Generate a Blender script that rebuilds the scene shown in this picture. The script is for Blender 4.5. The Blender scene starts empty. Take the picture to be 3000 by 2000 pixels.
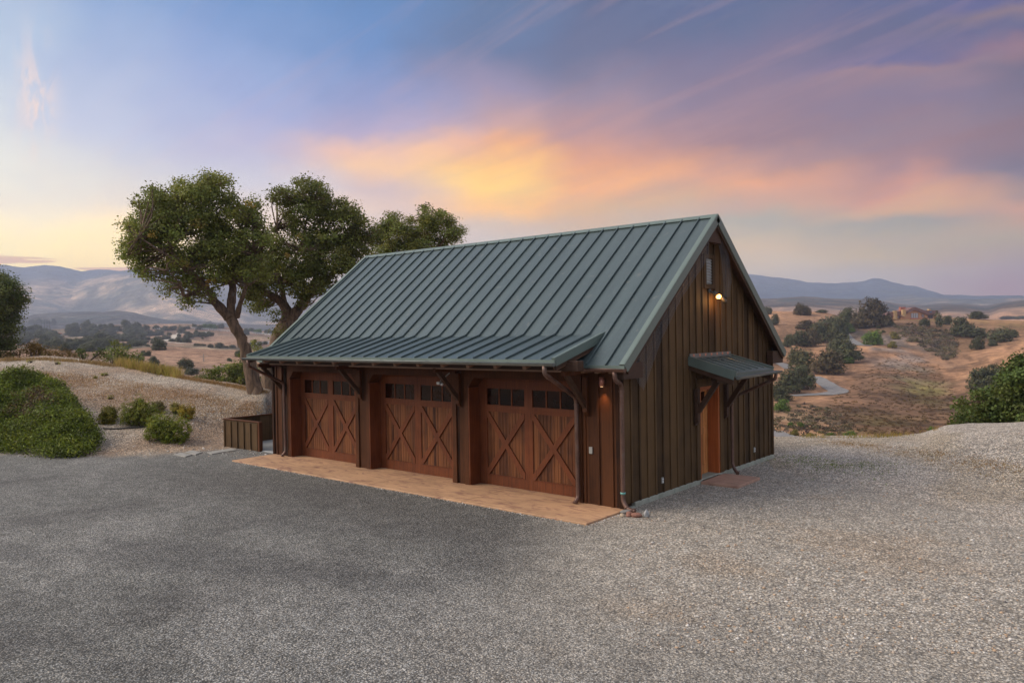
import bpy, math, random
import numpy as np
from mathutils import Vector, Matrix
random.seed(7); rng = np.random.default_rng(7)
S = bpy.context.scene; COL = S.collection
rad = math.radians

# ------------------------------------------------------------------ camera
CAM = np.array([20.228, -12.912, 3.549]); YAW, PITCH, ROLL, FPX = rad(40.012), rad(-0.682), rad(-0.937), 2242.5
def cam_axes():
    cy, sy, cp, sp = math.cos(YAW), math.sin(YAW), math.cos(PITCH), math.sin(PITCH)
    f = np.array([-sy*cp, cy*cp, sp]); r = np.array([cy, sy, 0.]); u = np.cross(r, f)
    cr, sr = math.cos(ROLL), math.sin(ROLL)
    return cr*r+sr*u, -sr*r+cr*u, f
RT, UP, FW = cam_axes()
cd = bpy.data.cameras.new("camera"); cam = bpy.data.objects.new("camera", cd); COL.objects.link(cam)
cd.sensor_width = 36; cd.lens = FPX/3000*36; cd.clip_start = .1; cd.clip_end = 20000
M = Matrix.Identity(4)
for i in range(3):
    M[i][0] = RT[i]; M[i][1] = UP[i]; M[i][2] = -FW[i]; M[i][3] = CAM[i]
cam.matrix_world = M; S.camera = cam
S.render.resolution_x = 1024; S.render.resolution_y = 682

# ------------------------------------------------------------------ light and sky
S.view_settings.view_transform = 'Standard'; S.view_settings.look = 'None'; S.view_settings.gamma = 1
S.view_settings.exposure = 0.84
SUN_DIR = Vector((-.76*math.cos(rad(36)), -.65*math.cos(rad(36)), math.sin(rad(36)))).normalized()
sd = bpy.data.lights.new("sun", 'SUN'); sd.energy = 2.0; sd.angle = rad(45); sd.color = (1, .89, .74)
sun = bpy.data.objects.new("sun", sd); COL.objects.link(sun); sun.location = (0, 0, 60)
sun.rotation_euler = SUN_DIR.to_track_quat('Z', 'Y').to_euler()
W = bpy.data.worlds.new("World"); S.world = W; W.use_nodes = True
SKY_BOOST = .68

def lin(c):
    o = []
    for v in c[:3]:
        v = v/255.
        o.append(v/12.92 if v <= .04045 else ((v+.055)/1.055)**2.4)
    return tuple(o)+(1.,)

class NT:
    """small node-graph writer"""
    def __init__(s, tree): s.t = tree; s.n = tree.nodes; s.l = tree.links
    def node(s, kind, **kw):
        n = s.n.new(kind)
        for k, v in kw.items(): setattr(n, k, v)
        return n
    def put(s, sock, v):
        if isinstance(v, bpy.types.NodeSocket): s.l.new(v, sock)
        elif v is not None: sock.default_value = v
    def m(s, op, a, b=None, c=None, clamp=False):
        n = s.node('ShaderNodeMath', operation=op, use_clamp=clamp)
        s.put(n.inputs[0], a)
        if b is not None: s.put(n.inputs[1], b)
        if c is not None: s.put(n.inputs[2], c)
        return n.outputs[0]
    def vm(s, op, a, b=None, out=0):
        n = s.node('ShaderNodeVectorMath', operation=op); s.put(n.inputs[0], a)
        if b is not None: s.put(n.inputs[1], b)
        return n.outputs[out]
    def mix(s, f, a, b, mode='MIX'):
        n = s.node('ShaderNodeMix', data_type='RGBA', blend_type=mode)
        s.put(n.inputs['Factor'], f); s.put(n.inputs[6], a); s.put(n.inputs[7], b)
        return n.outputs[2]
    def ramp(s, f, stops, interp='LINEAR'):
        n = s.node('ShaderNodeValToRGB'); cr = n.color_ramp; cr.interpolation = interp
        while len(cr.elements) > 1: cr.elements.remove(cr.elements[-1])
        cr.elements[0].position = stops[0][0]; cr.elements[0].color = stops[0][1]
        for p, c in stops[1:]:
            e = cr.elements.new(p); e.color = c
        s.put(n.inputs[0], f); return n.outputs[0]
    def rng(s, v, a, b, c=0., d=1., smooth=True):
        n = s.node('ShaderNodeMapRange', interpolation_type='SMOOTHSTEP' if smooth else 'LINEAR')
        s.put(n.inputs[0], v)
        for i, q in enumerate((a, b, c, d)): n.inputs[i+1].default_value = q
        return n.outputs[0]
    def noise(s, vec, scale, detail=4, rough=.55, dist=0, dim='3D', out=0):
        n = s.node('ShaderNodeTexNoise', noise_dimensions=dim)
        if vec is not None: s.put(n.inputs['Vector'], vec)
        n.inputs['Scale'].default_value = scale; n.inputs['Detail'].default_value = detail
        n.inputs['Roughness'].default_value = rough; n.inputs['Distortion'].default_value = dist
        return n.outputs[out]
    def comb(s, x, y, z):
        n = s.node('ShaderNodeCombineXYZ')
        for i, v in enumerate((x, y, z)): s.put(n.inputs[i], v)
        return n.outputs[0]
    def sep(s, v):
        n = s.node('ShaderNodeSeparateXYZ'); s.put(n.inputs[0], v); return n.outputs
    def scl(s, v, k): return s.vm('MULTIPLY', v, k)

def hor_y(x): return 799.7-.0168*(x+933)
def az_of(x): return math.atan((x*1.2755-1500)/FPX)
def el_of(x, y): return math.atan((hor_y(x)-y)*1.2755/FPX*math.cos(az_of(x)))
def build_sky():
    g = NT(W.node_tree); W.node_tree.nodes.clear()
    tc = g.node('ShaderNodeTexCoord'); d = tc.outputs['Generated']
    R0 = (math.cos(YAW), math.sin(YAW), 0); F0 = (-math.sin(YAW), math.cos(YAW), 0)
    dx = g.vm('DOT_PRODUCT', d, R0, 1); dy = g.vm('DOT_PRODUCT', d, F0, 1); dz = g.sep(d)[2]
    az = g.m('ARCTAN2', dx, dy); el = g.m('ARCSINE', dz)
    # slow warp so that no band follows an exact line
    w = g.noise(g.comb(az, g.m('MULTIPLY', el, 1.6), 0.), 5.5, 4, .55, 0, '3D', 1)
    wr = g.sep(w)
    elw = g.m('ADD', el, g.m('MULTIPLY', g.m('SUBTRACT', wr[0], .5), .085))
    azw = g.m('ADD', az, g.m('MULTIPLY', g.m('SUBTRACT', wr[1], .5), .22))
    EM = .62
    st = {
     -80: [(0,(160,180,207)),(120,(177,194,214)),(250,(212,219,219)),(400,(246,242,222)),(470,(269,256,220)),(540,(290,268,192)),(600,(305,274,174)),(640,(304,269,158))],
     300: [(0,(126,156,199)),(150,(158,174,207)),(300,(190,196,217)),(400,(224,216,209)),(470,(247,228,204)),(530,(291,255,190)),(590,(303,265,172)),(640,(304,260,156))],
     600: [(0,(98,137,189)),(150,(134,157,202)),(270,(153,164,206)),(350,(180,176,205)),(420,(210,205,213)),(480,(241,218,201)),(560,(277,241,196)),(620,(287,243,177))],
     880: [(0,(77,123,177)),(120,(88,129,183)),(220,(133,143,188)),(300,(174,159,188)),(350,(242,190,159)),(390,(251,199,148)),(450,(214,186,180)),(500,(235,201,180)),(560,(232,209,196))],
     1160: [(0,(75,103,143)),(120,(82,105,146)),(210,(147,132,160)),(290,(202,153,139)),(340,(248,172,104)),(385,(268,205,97)),(430,(276,220,101)),(480,(279,207,105)),(515,(226,193,159)),(560,(218,201,179))],
     1360: [(0,(71,87,125)),(130,(83,90,124)),(230,(145,122,139)),(310,(184,135,129)),(380,(225,150,99)),(440,(256,177,98)),(490,(225,177,120)),(540,(211,190,154)),(600,(216,201,163))],
     1760: [(0,(73,88,128)),(21,(75,89,126)),(99,(102,94,126)),(215,(128,105,126)),(322,(146,108,114)),(408,(241,162,102)),(451,(213,159,117)),(507,(176,168,145)),(580,(231,196,140)),(628,(234,205,159)),(650,(230,202,161))],
     2060: [(0,(74,85,129)),(86,(78,81,118)),(150,(85,83,129)),(172,(139,108,118)),(236,(119,99,123)),(300,(140,104,110)),(387,(153,108,109)),(443,(224,146,103)),(486,(223,165,107)),(511,(158,150,129)),(602,(215,182,114)),(653,(206,185,161))],
     2400: [(0,(77,78,128)),(26,(123,101,111)),(64,(79,79,119)),(99,(150,102,104)),(150,(82,77,105)),(258,(109,79,93)),(344,(116,83,93)),(395,(86,83,107)),(430,(157,124,106)),(477,(218,147,100)),(537,(181,155,105)),(580,(170,131,100)),(645,(175,115,107))]}
    pos = g.m('DIVIDE', elw, EM, clamp=True)
    cols = []
    for x, L in st.items():
        xx = min(max(x, 0), 2352)
        s = [(max(0., el_of(xx, y)/EM), lin(c)) for y, c in L]
        s.sort(key=lambda q: q[0])
        s.append((.85, tuple(.55*a+.45*b for a, b in zip(s[-1][1], (.22, .30, .45, 1)))))
        cols.append((az_of(x), g.ramp(pos, s)))
    c = cols[0][1]
    for i in range(1, len(cols)):
        f = g.rng(azw, cols[i-1][0], cols[i][0]); c = g.mix(f, c, cols[i][1])
    # fan of thin streaks that radiate from a point on the horizon left of the building
    a0 = -.72
    fx = g.m('SUBTRACT', az, a0); fy = g.m('ADD', el, .0)
    psi = g.m('ARCTAN2', fy, fx); rho = g.m('SQRT', g.m('ADD', g.m('MULTIPLY', fx, fx), g.m('MULTIPLY', fy, fy)))
    sv = g.comb(g.m('MULTIPLY', rho, 1.9), g.m('MULTIPLY', psi, 19.), 0.)
    n1 = g.noise(sv, 1., 6, .55, .9); sv2 = g.comb(g.m('MULTIPLY', rho, 5.5), g.m('MULTIPLY', psi, 62.), 3.)
    n2 = g.noise(sv2, 1., 5, .6, .6)
    k = g.m('ADD', g.m('MULTIPLY', g.m('SUBTRACT', n1, .5), 1.0), g.m('MULTIPLY', g.m('SUBTRACT', n2, .5), .28))
    # strength of the streaks: strong right, faint left; fades to the horizon haze
    ks = g.m('MULTIPLY', g.rng(az, az_of(250), az_of(1500), .22, 1.), g.m('MULTIPLY', g.rng(el, .06, .16, .35, 1.), g.rng(psi, .8, 1.4, 1., .25)))
    k = g.m('MULTIPLY', k, ks)
    up = g.m('MAXIMUM', k, 0.); dn = g.m('MAXIMUM', g.m('MULTIPLY', k, -1.), 0.)
    c = g.mix(g.m('MULTIPLY', up, 1.1, clamp=True), c, lin((214, 158, 146)))
    c = g.mix(g.m('MULTIPLY', dn, 1.0, clamp=True), c, lin((100, 110, 144)))
    # low thin cloud bars over the left hills
    bv = g.comb(g.m('MULTIPLY', az, 9.), g.m('MULTIPLY', el, 150.), 0.)
    nb = g.noise(bv, 1., 4, .5, .3)
    bm = g.m('MULTIPLY', g.rng(nb, .50, .58), g.m('MULTIPLY', g.rng(el, .058, .068), g.rng(el, .088, .10, 1., 0.)))
    bm = g.m('MULTIPLY', bm, g.rng(az, az_of(330), az_of(480), 1., 0.))
    c = g.mix(g.m('MULTIPLY', bm, .75), c, lin((228, 150, 112)))
    # peach wisp on the far left
    wv = g.comb(g.m('MULTIPLY', az, 60.), g.m('MULTIPLY', el, 16.), 1.)
    nw = g.noise(wv, 1., 5, .6, 1.2)
    wx = g.m('DIVIDE', g.m('SUBTRACT', az, az_of(98)), .016); wy = g.m('DIVIDE', g.m('SUBTRACT', el, el_of(98, 235)), .055)
    wm = g.m('EXPONENT', g.m('MULTIPLY', g.m('ADD', g.m('MULTIPLY', wx, wx), g.m('MULTIPLY', wy, wy)), -1.))
    c = g.mix(g.m('MULTIPLY', g.m('MULTIPLY', wm, g.rng(nw, .42, .62)), .7), c, lin((250, 215, 195)))
    # physical sky underneath
    sk = g.node('ShaderNodeTexSky', sky_type='NISHITA'); sk.sun_disc = False
    sk.sun_elevation = rad(36); sk.sun_rotation = math.atan2(SUN_DIR.x, SUN_DIR.y)
    b1 = g.node('ShaderNodeBackground'); fill_veil = g.noise(d, 2.2, 5, .6, .5)      # unseen cloud layer, added to neutralise the blue fill
    g.put(b1.inputs[0], g.mix(g.rng(fill_veil, .3, .7, .35, .75), sk.outputs[0], (4.1, 4.0, 3.95, 1))); b1.inputs[1].default_value = .15
    b2 = g.node('ShaderNodeBackground'); g.put(b2.inputs[0], c); b2.inputs[1].default_value = SKY_BOOST
    back = g.m('MULTIPLY', g.rng(dy, .45, -.35, 0., 1.), .95)     # unseen sky behind the view, brightened as added ambient fill
    hi = g.m('MULTIPLY', g.rng(el, .52, .95, 0., 1.), .85)  # the same added fill overhead, above the view
    mx = g.node('ShaderNodeMixShader'); g.put(mx.inputs[0], g.m('MAXIMUM', back, hi))
    g.put(mx.inputs[1], b2.outputs[0]); g.put(mx.inputs[2], b1.outputs[0])
    o = g.node('ShaderNodeOutputWorld'); g.put(o.inputs[0], mx.outputs[0])
build_sky()

# ------------------------------------------------------------------ helpers
LOC = {}                      # root location of each object, so children can be written in world coordinates
def tag(o, label=None, cat=None, group=None, kind=None):
    if label: o['label'] = label
    if cat: o['category'] = cat
    if group: o['group'] = group
    if kind: o['kind'] = kind
    return o
def root(name, loc, label, cat, group=None):
    o = bpy.data.objects.new(name, None); COL.objects.link(o); o.location = loc; o.empty_display_size = .3
    LOC[o] = np.array(loc, float); return tag(o, label, cat, group)
def link(name, me, parent=None, loc=None):
    o = bpy.data.objects.new(name, me); COL.objects.link(o)
    if parent is not None: o.parent = parent; LOC[o] = LOC[parent]
    else:
        LOC[o] = np.array(loc if loc is not None else (0, 0, 0), float); o.location = LOC[o]
    return o
def fast_mesh(name, V, F, mat, smooth=False, attr=None, nper=4):
    me = bpy.data.meshes.new(name); V = np.ascontiguousarray(V, np.float32); F = np.ascontiguousarray(F, np.int32)
    me.vertices.add(len(V)); me.vertices.foreach_set('co', V.ravel())
    nf = len(F); me.loops.add(nf*nper); me.loops.foreach_set('vertex_index', F.ravel())
    me.polygons.add(nf); me.polygons.foreach_set('loop_start', np.arange(0, nf*nper, nper, dtype=np.int32))
    try: me.polygons.foreach_set('loop_total', np.full(nf, nper, np.int32))
    except Exception: pass
    me.materials.append(mat)
    if smooth: me.polygons.foreach_set('use_smooth', np.ones(nf, bool))
    if attr is not None:
        a = me.color_attributes.new('tint', 'FLOAT_COLOR', 'POINT')
        c = np.ones((len(V), 4), np.float32); c[:, :attr.shape[1]] = attr; a.data.foreach_set('color', c.ravel())
    me.update(calc_edges=True); me.validate(); return me
class MB:
    def __init__(s): s.v = []; s.f = []
    def add(s, vs, fs):
        b = len(s.v); s.v += [tuple(map(float, q)) for q in vs]; s.f += [tuple(b+i for i in f) for f in fs]; return s
    def box(s, x0, x1, y0, y1, z0, z1):
        return s.add([(x0,y0,z0),(x1,y0,z0),(x1,y1,z0),(x0,y1,z0),(x0,y0,z1),(x1,y0,z1),(x1,y1,z1),(x0,y1,z1)],
                     [(0,3,2,1),(4,5,6,7),(0,1,5,4),(1,2,6,5),(2,3,7,6),(3,0,4,7)])
    def beam(s, a, b, w, h, up=(0,0,1), lift=0.):
        """bar from a to b, width w across, height h along up; its axis line sits `lift` of h from the bottom"""
        a = np.array(a, float); b = np.array(b, float); d = b-a; d /= np.linalg.norm(d)
        sd = np.cross(d, up); sd /= np.linalg.norm(sd); u = np.cross(sd, d)
        vs = []
        for p in (a, b):
            for i, j in ((-1, 0), (1, 0), (1, 1), (-1, 1)): vs.append(p+sd*i*w/2+u*(j-lift)*h)
        return s.add(vs, [(0,1,2,3),(7,6,5,4),(0,4,5,1),(1,5,6,2),(2,6,7,3),(3,7,4,0)])
    def prism(s, poly, axis, a, b):
        """polygon in the two other axes, extruded along axis from a to b"""
        n = len(poly); vs = []
        for t in (a, b):
            for p in poly:
                q = list(p); q.insert(axis, t); vs.append(q)
        fs = [tuple(range(n)), tuple(range(2*n-1, n-1, -1))]
        for i in range(n): j = (i+1) % n; fs.append((i, i+n, j+n, j))
        return s.add(vs, fs)
    def tube(s, path, r, seg=10, cap=True):
        P = [np.array(p, float) for p in path]; rr = r if hasattr(r, '__len__') else [r]*len(P)
        rings = []; ref = np.array((.13, .27, .95)); prev = None
        for i, p in enumerate(P):
            d = P[min(i+1, len(P)-1)]-P[max(i-1, 0)]; d /= np.linalg.norm(d)
            if prev is None: a = np.cross(d, ref)
            else: a = prev-d*np.dot(prev, d)
            a /= np.linalg.norm(a); prev = a; b = np.cross(d, a)
            rings.append([p+rr[i]*(a*math.cos(t)+b*math.sin(t)) for t in np.linspace(0, 2*math.pi, seg, endpoint=False)])
        vs = [q for rg in rings for q in rg]; fs = []
        for i in range(len(P)-1):
            for j in range(seg):
                k = (j+1) % seg; fs.append((i*seg+j, i*seg+k, (i+1)*seg+k, (i+1)*seg+j))
        if cap: fs.append(tuple(range(seg-1, -1, -1))); fs.append(tuple((len(P)-1)*seg+j for j in range(seg)))
        return s.add(vs, fs)
    def gutter(s, a, b, r, t=.005, seg=10):
        """open half-round trough from a to b (its rim at that height)"""
        a = np.array(a, float); b = np.array(b, float); d = b-a; d /= np.linalg.norm(d)
        sd = np.cross(d, (0, 0, 1)); sd /= np.linalg.norm(sd)
        ang = np.linspace(0, math.pi, seg); vs = []
        for p in (a, b):
            for q in (r, r-t):
                for t_ in ang: vs.append(p+sd*q*math.cos(t_)-np.array((0, 0, 1))*q*math.sin(t_))
        fs = []
        for i in range(seg-1):
            fs.append((i, i+1, 2*seg+i+1, 2*seg+i)); fs.append((seg+i+1, seg+i, 3*seg+i, 3*seg+i+1))
        fs += [(0, 2*seg, 3*seg, seg), (seg-1, 2*seg-1, 4*seg-1, 3*seg-1)]
        fs.append(tuple(range(seg))); fs.append(tuple(range(3*seg-1, 2*seg-1, -1)))
        s.add(vs, fs)
        for k in (-1, 1): s.tube([a+sd*k*r, b+sd*k*r], .008, 6)
        return s
    def cut(s): s.cuts = getattr(s, 'cuts', [])+[(len(s.v), len(s.f))]; return s
    def pieces(s, name, mat, parent=None, bevel=0., smooth=False):
        """one object for each stretch between cut() calls; returns them"""
        cs = [(0, 0)]+[c for c in getattr(s, 'cuts', []) if c[0] < len(s.v)]+[(len(s.v), len(s.f))]; out = []
        for (a, fa_), (b, fb_) in zip(cs[:-1], cs[1:]):
            if b == a: continue
            q = MB(); q.v = s.v[a:b]; q.f = [tuple(i-a for i in f) for f in s.f[fa_:fb_]]; out.append(q.build(name, mat, parent, bevel, smooth))
        return out
    def build(s, name, mat, parent=None, bevel=0., smooth=False, loc=None):
        me = bpy.data.meshes.new(name)
        off = LOC[parent] if parent is not None else np.array(loc if loc is not None else (0, 0, 0), float)
        me.from_pydata([tuple(np.array(q)-off) for q in s.v], [], s.f); me.materials.append(mat)
        if smooth:
            for p in me.polygons: p.use_smooth = len(p.vertices) == 4
        me.update()
        o = link(name, me, parent, loc)
        if bevel:
            m = o.modifiers.new('bevel', 'BEVEL'); m.width = bevel; m.segments = 1; m.limit_method = 'ANGLE'
        return o

# ------------------------------------------------------------------ materials
def newmat(name):
    m = bpy.data.materials.new(name); m.use_nodes = True; g = NT(m.node_tree)
    return m, g, m.node_tree.nodes['Principled BSDF']
def bump(g, p, h, strength=.3, dist=.01):
    b = g.node('ShaderNodeBump'); b.inputs['Strength'].default_value = strength; b.inputs['Distance'].default_value = dist
    g.put(b.inputs['Height'], h); g.put(p.inputs['Normal'], b.outputs[0])
def objc(g): return g.node('ShaderNodeTexCoord').outputs['Object']
def C4(c): return tuple(c)+(1.,)
def wood(name, dark, light, rough=.6, period=None, axis=1, vert=True, spec=.4, off=0.):
    m, g, p = newmat(name); co = objc(g)
    v = g.scl(co, (38, 38, 1.6) if vert else (2.2, 30, 30))
    n = g.noise(v, 1., 6, .62, .4); n2 = g.noise(co, 1.3, 4, .6)
    f = g.m('ADD', g.m('MULTIPLY', n, .7), g.m('MULTIPLY', n2, .55))
    if period:
        q = g.m('FLOOR', g.m('DIVIDE', g.m('ADD', g.sep(co)[axis], off), period))
        wn = g.node('ShaderNodeTexWhiteNoise', noise_dimensions='1D'); g.put(wn.inputs['W'], q)
        f = g.m('ADD', f, g.m('MULTIPLY', g.m('SUBTRACT', wn.outputs[0], .5), .38))
    c = g.ramp(f, [(.38, C4(dark)), (.80, C4(light))]); g.put(p.inputs['Base Color'], c)
    g.put(p.inputs['Roughness'], g.m('ADD', g.m('MULTIPLY', n, .25), rough-.12))
    p.inputs['Specular IOR Level'].default_value = spec
    bump(g, p, n, .35, .004); return m
def metal_paint(name, c, rough=.4, metallic=.35, var=.25, panel=0):
    m, g, p = newmat(name); co = objc(g)
    n = g.noise(g.scl(co, (3, .5, .5)), 1., 5, .6); n2 = g.noise(co, 14., 4, .7)
    f = g.m('ADD', g.m('MULTIPLY', n, .8), g.m('MULTIPLY', n2, .2))
    g.put(p.inputs['Base Color'], g.ramp(f, [(.3, C4([q*(1-var) for q in c])), (.7, C4([q*(1+var) for q in c]))]))
    if panel:      # each sheet of metal weathered a little differently, with faint run-off streaks
        wn = g.node('ShaderNodeTexWhiteNoise', noise_dimensions='1D'); g.put(wn.inputs['W'], g.m('FLOOR', g.m('DIVIDE', g.m('ADD', g.sep(co)[0], 6.166), panel)))
        stk = g.noise(g.scl(co, (26, 1.1, 1.1)), 1., 5, .7); sp = g.noise(co, 5., 3, .6)
        k = g.m('ADD', g.m('ADD', .78, g.m('MULTIPLY', wn.outputs[0], .13)), g.m('MULTIPLY', stk, .30)); b0 = p.inputs['Base Color'].links[0].from_socket
        b0 = g.mix(1., b0, g.comb(k, k, k), 'MULTIPLY'); b0 = g.mix(g.m('MULTIPLY', g.rng(sp, .60, .76), .35), b0, (.20, .19, .16, 1)); g.put(p.inputs['Base Color'], b0)
    p.inputs['Metallic'].default_value = metallic
    g.put(p.inputs['Roughness'], g.m('ADD', g.m('MULTIPLY', f, .22), rough-.11))
    bump(g, p, g.noise(co, 2.2, 2, .5), .12, .02); return m
def copper(name):
    m, g, p = newmat(name); co = objc(g)
    n = g.noise(g.scl(co, (5, 5, 2.2)), 1., 6, .7, .5); n2 = g.noise(co, 60, 3, .7)
    c = g.ramp(n, [(.3, C4((.075, .045, .034))), (.52, C4((.15, .080, .058))), (.64, C4((.15, .105, .085))), (.76, C4((.15, .19, .165)))])
    c = g.mix(g.rng(n2, .62, .72, 0, .55), c, C4((.36, .36, .34)))
    g.put(p.inputs['Base Color'], c); p.inputs['Metallic'].default_value = .55; p.inputs['Roughness'].default_value = .48
    return m
def plain(name, c, rough=.6, metallic=0., nscale=6., var=.2, bmp=.2, spec=.5):
    m, g, p = newmat(name); co = objc(g); n = g.noise(co, nscale, 5, .65)
    g.put(p.inputs['Base Color'], g.ramp(n, [(.3, C4([q*(1-var) for q in c])), (.72, C4([min(1, q*(1+var)) for q in c]))]))
    p.inputs['Roughness'].default_value = rough; p.inputs['Metallic'].default_value = metallic
    p.inputs['Specular IOR Level'].default_value = spec
    if bmp: bump(g, p, n, bmp, .01)
    return m
def concrete(name, c, stain, k=1.):
    m, g, p = newmat(name); co = objc(g)
    n = g.noise(g.scl(co, (1., 1.8, 1.)), 1.1*k, 6, .62, .6); n2 = g.noise(co, 90, 4, .7); n3 = g.noise(g.scl(co, (.6, 2.2, 1)), 2.3, 5, .65, 1.5)
    a = g.ramp(n, [(.3, C4([q*.72 for q in c])), (.55, C4(c)), (.75, C4([q*1.18 for q in c]))])
    a = g.mix(g.rng(n3, .50, .64, 0., .8), a, C4(stain))
    n4 = g.noise(g.scl(co, (14, .7, 1)), 1., 5, .7, .8); a = g.mix(g.rng(n4, .56, .70, 0., .45), a, C4([q*.6 for q in c]))
    a = g.mix(g.m('MULTIPLY', n2, .25), a, C4([q*.5 for q in c]))
    g.put(p.inputs['Base Color'], a); p.inputs['Roughness'].default_value = .75
    bump(g, p, n2, .25, .004); return m
def leafmat(name, base, hue=.25, transl=.25, rough=.55):
    m, g, p = newmat(name)
    a = g.node('ShaderNodeAttribute', attribute_name='tint')
    oi = g.node('ShaderNodeObjectInfo'); rv = g.m('ADD', g.m('MULTIPLY', oi.outputs['Random'], .35), .82)
    c = g.mix(1., C4(base), a.outputs['Color'], 'MULTIPLY')
    c = g.mix(1., c, g.comb(rv, rv, rv), 'MULTIPLY')
    g.put(p.inputs['Base Color'], c); p.inputs['Roughness'].default_value = rough; p.inputs['Specular IOR Level'].default_value = .25
    t = g.node('ShaderNodeBsdfTranslucent'); g.put(t.inputs[0], c)
    mx = g.node('ShaderNodeMixShader'); mx.inputs[0].default_value = transl
    g.put(mx.inputs[1], p.outputs[0]); g.put(mx.inputs[2], t.outputs[0])
    out = m.node_tree.nodes['Material Output']; g.put(out.inputs[0], mx.outputs[0]); return m
def barkmat(name, c1, c2):
    m, g, p = newmat(name); co = objc(g)
    n = g.noise(g.scl(co, (7, 7, 1.6)), 1., 7, .7, .8); n2 = g.noise(co, 1.6, 4, .6)
    c = g.ramp(n, [(.32, C4(c1)), (.68, C4(c2))]); c = g.mix(g.rng(n2, .58, .72, 0, .6), c, C4((.26, .25, .23)))
    g.put(p.inputs['Base Color'], c); p.inputs['Roughness'].default_value = .85; bump(g, p, n, .9, .05); return m

m_roof = metal_paint('green_metal', (.070, .093, .093), .36, .25, .14, .4465)
m_roof2 = metal_paint('green_metal_trim', (.125, .158, .138), .42, .2, .14)
m_zinc = metal_paint('weathered_zinc', (.16, .17, .16), .42, .6, .25)
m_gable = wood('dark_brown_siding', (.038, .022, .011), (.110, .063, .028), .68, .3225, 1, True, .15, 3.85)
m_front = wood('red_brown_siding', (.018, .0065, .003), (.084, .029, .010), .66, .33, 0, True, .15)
m_case = wood('brown_casing', (.030, .011, .005), (.105, .036, .013), .66, None, 0, True, .15)
m_door = wood('cedar_door_frame', (.048, .013, .005), (.185, .052, .017), .55, None, 0, True, .2)
m_doorh = wood('cedar_door_brace', (.055, .015, .006), (.185, .053, .018), .55, None, 0, True, .2)
m_plank = wood('cedar_door_planks', (.042, .013, .006), (.190, .067, .023), .56, .0975, 0, True, .2)
m_beam = wood('dark_beam', (.020, .010, .006), (.075, .036, .020), .62, None, 0, False, .3)
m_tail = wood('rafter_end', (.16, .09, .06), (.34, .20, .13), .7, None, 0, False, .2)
m_entry = wood('oiled_cedar', (.26, .085, .022), (.62, .27, .09), .45, .09, 1, True, .4)
m_copper = copper('aged_copper')
m_brightcop = plain('copper_lamp', (.42, .17, .12), .4, .5, 12, .2, 0)
m_slab = concrete('terracotta_concrete', (.48, .275, .15), (.20, .09, .065))
m_step = concrete('brown_step_concrete', (.46, .27, .19), (.28, .15, .11), 2.)
m_foot = concrete('grey_footing', (.34, .34, .28), (.22, .25, .20), 3.)
m_pave = concrete('pale_paver', (.30, .28, .25), (.22, .20, .18), 3.)
m_grey = concrete('grey_pad', (.30, .30, .29), (.2, .2, .19), 2.)
m_vent = plain('grey_louvre', (.27, .28, .28), .6)
m_plate = plain('steel_plate', (.34, .33, .30), .45, .5, 20, .15, 0)
m_white = plain('white_plastic', (.75, .75, .75), .5, 0, 20, .08, 0)
m_black = plain('black_rubber', (.012, .012, .012), .6, 0, 20, .3, 0)
m_oak = leafmat('oak_leaves', (.125, .150, .042), .3, .32)
m_far = leafmat('far_oak_leaves', (.072, .084, .034), .2, .15)
m_bush = leafmat('shrub_leaves', (.115, .165, .026), .3, .3)
m_dry = leafmat('dry_grass', (.36, .26, .13), .3, .3, .8)
m_bark = barkmat("oak_bark", (.028, .017, .012), (.24, .145, .085))
m_farbark = plain('far_bark', (.07, .05, .035), .9)
def emis(name, c, s):
    m, g, p = newmat(name); p.inputs['Base Color'].default_value = C4(c)
    p.inputs['Emission Color'].default_value = C4(c); p.inputs['Emission Strength'].default_value = s; return m
m_bulb = emis('lit_bulb', (1., .42, .09), 5.5)
def glassmat():
    m, g, p = newmat('dark_window_glass'); co = objc(g); n = g.noise(co, 1.7, 3, .6)
    g.put(p.inputs['Base Color'], g.ramp(n, [(.35, C4((.006, .002, .001))), (.7, C4((.030, .008, .003)))]))
    p.inputs['Roughness'].default_value = .06; p.inputs['Specular IOR Level'].default_value = .22
    bump(g, p, g.noise(co, 3., 2, .5), .06, .02); return m
m_glass = glassmat()

# ------------------------------------------------------------------ terrain
def vnoise(x, y, seed=0):
    xi = np.floor(x).astype(np.int64); yi = np.floor(y).astype(np.int64); fx = x-xi; fy = y-yi
    fx = fx*fx*(3-2*fx); fy = fy*fy*(3-2*fy)
    def h(a, b):
        n = (a*374761393+b*668265263+seed*1442695041) & 0xffffffff
        n = ((n ^ (n >> 13))*1274126177) & 0xffffffff
        return ((n ^ (n >> 16)) & 0xffff)/65535.
    return (h(xi, yi)*(1-fx)+h(xi+1, yi)*fx)*(1-fy)+(h(xi, yi+1)*(1-fx)+h(xi+1, yi+1)*fx)*fy
def fbm(x, y, o=4, seed=0, ridged=False):
    s = 0; a = .5; t = 0
    for i in range(o):
        n = vnoise(x*2**i+17.3*i, y*2**i-9.1*i, seed+i)
        if ridged: n = 1-abs(2*n-1)
        s = s+a*n; t += a; a *= .5
    return s/t-.5
def tab(L, x): L = sorted(L); return np.interp(x, [q[0] for q in L], [q[1] for q in L])
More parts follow.
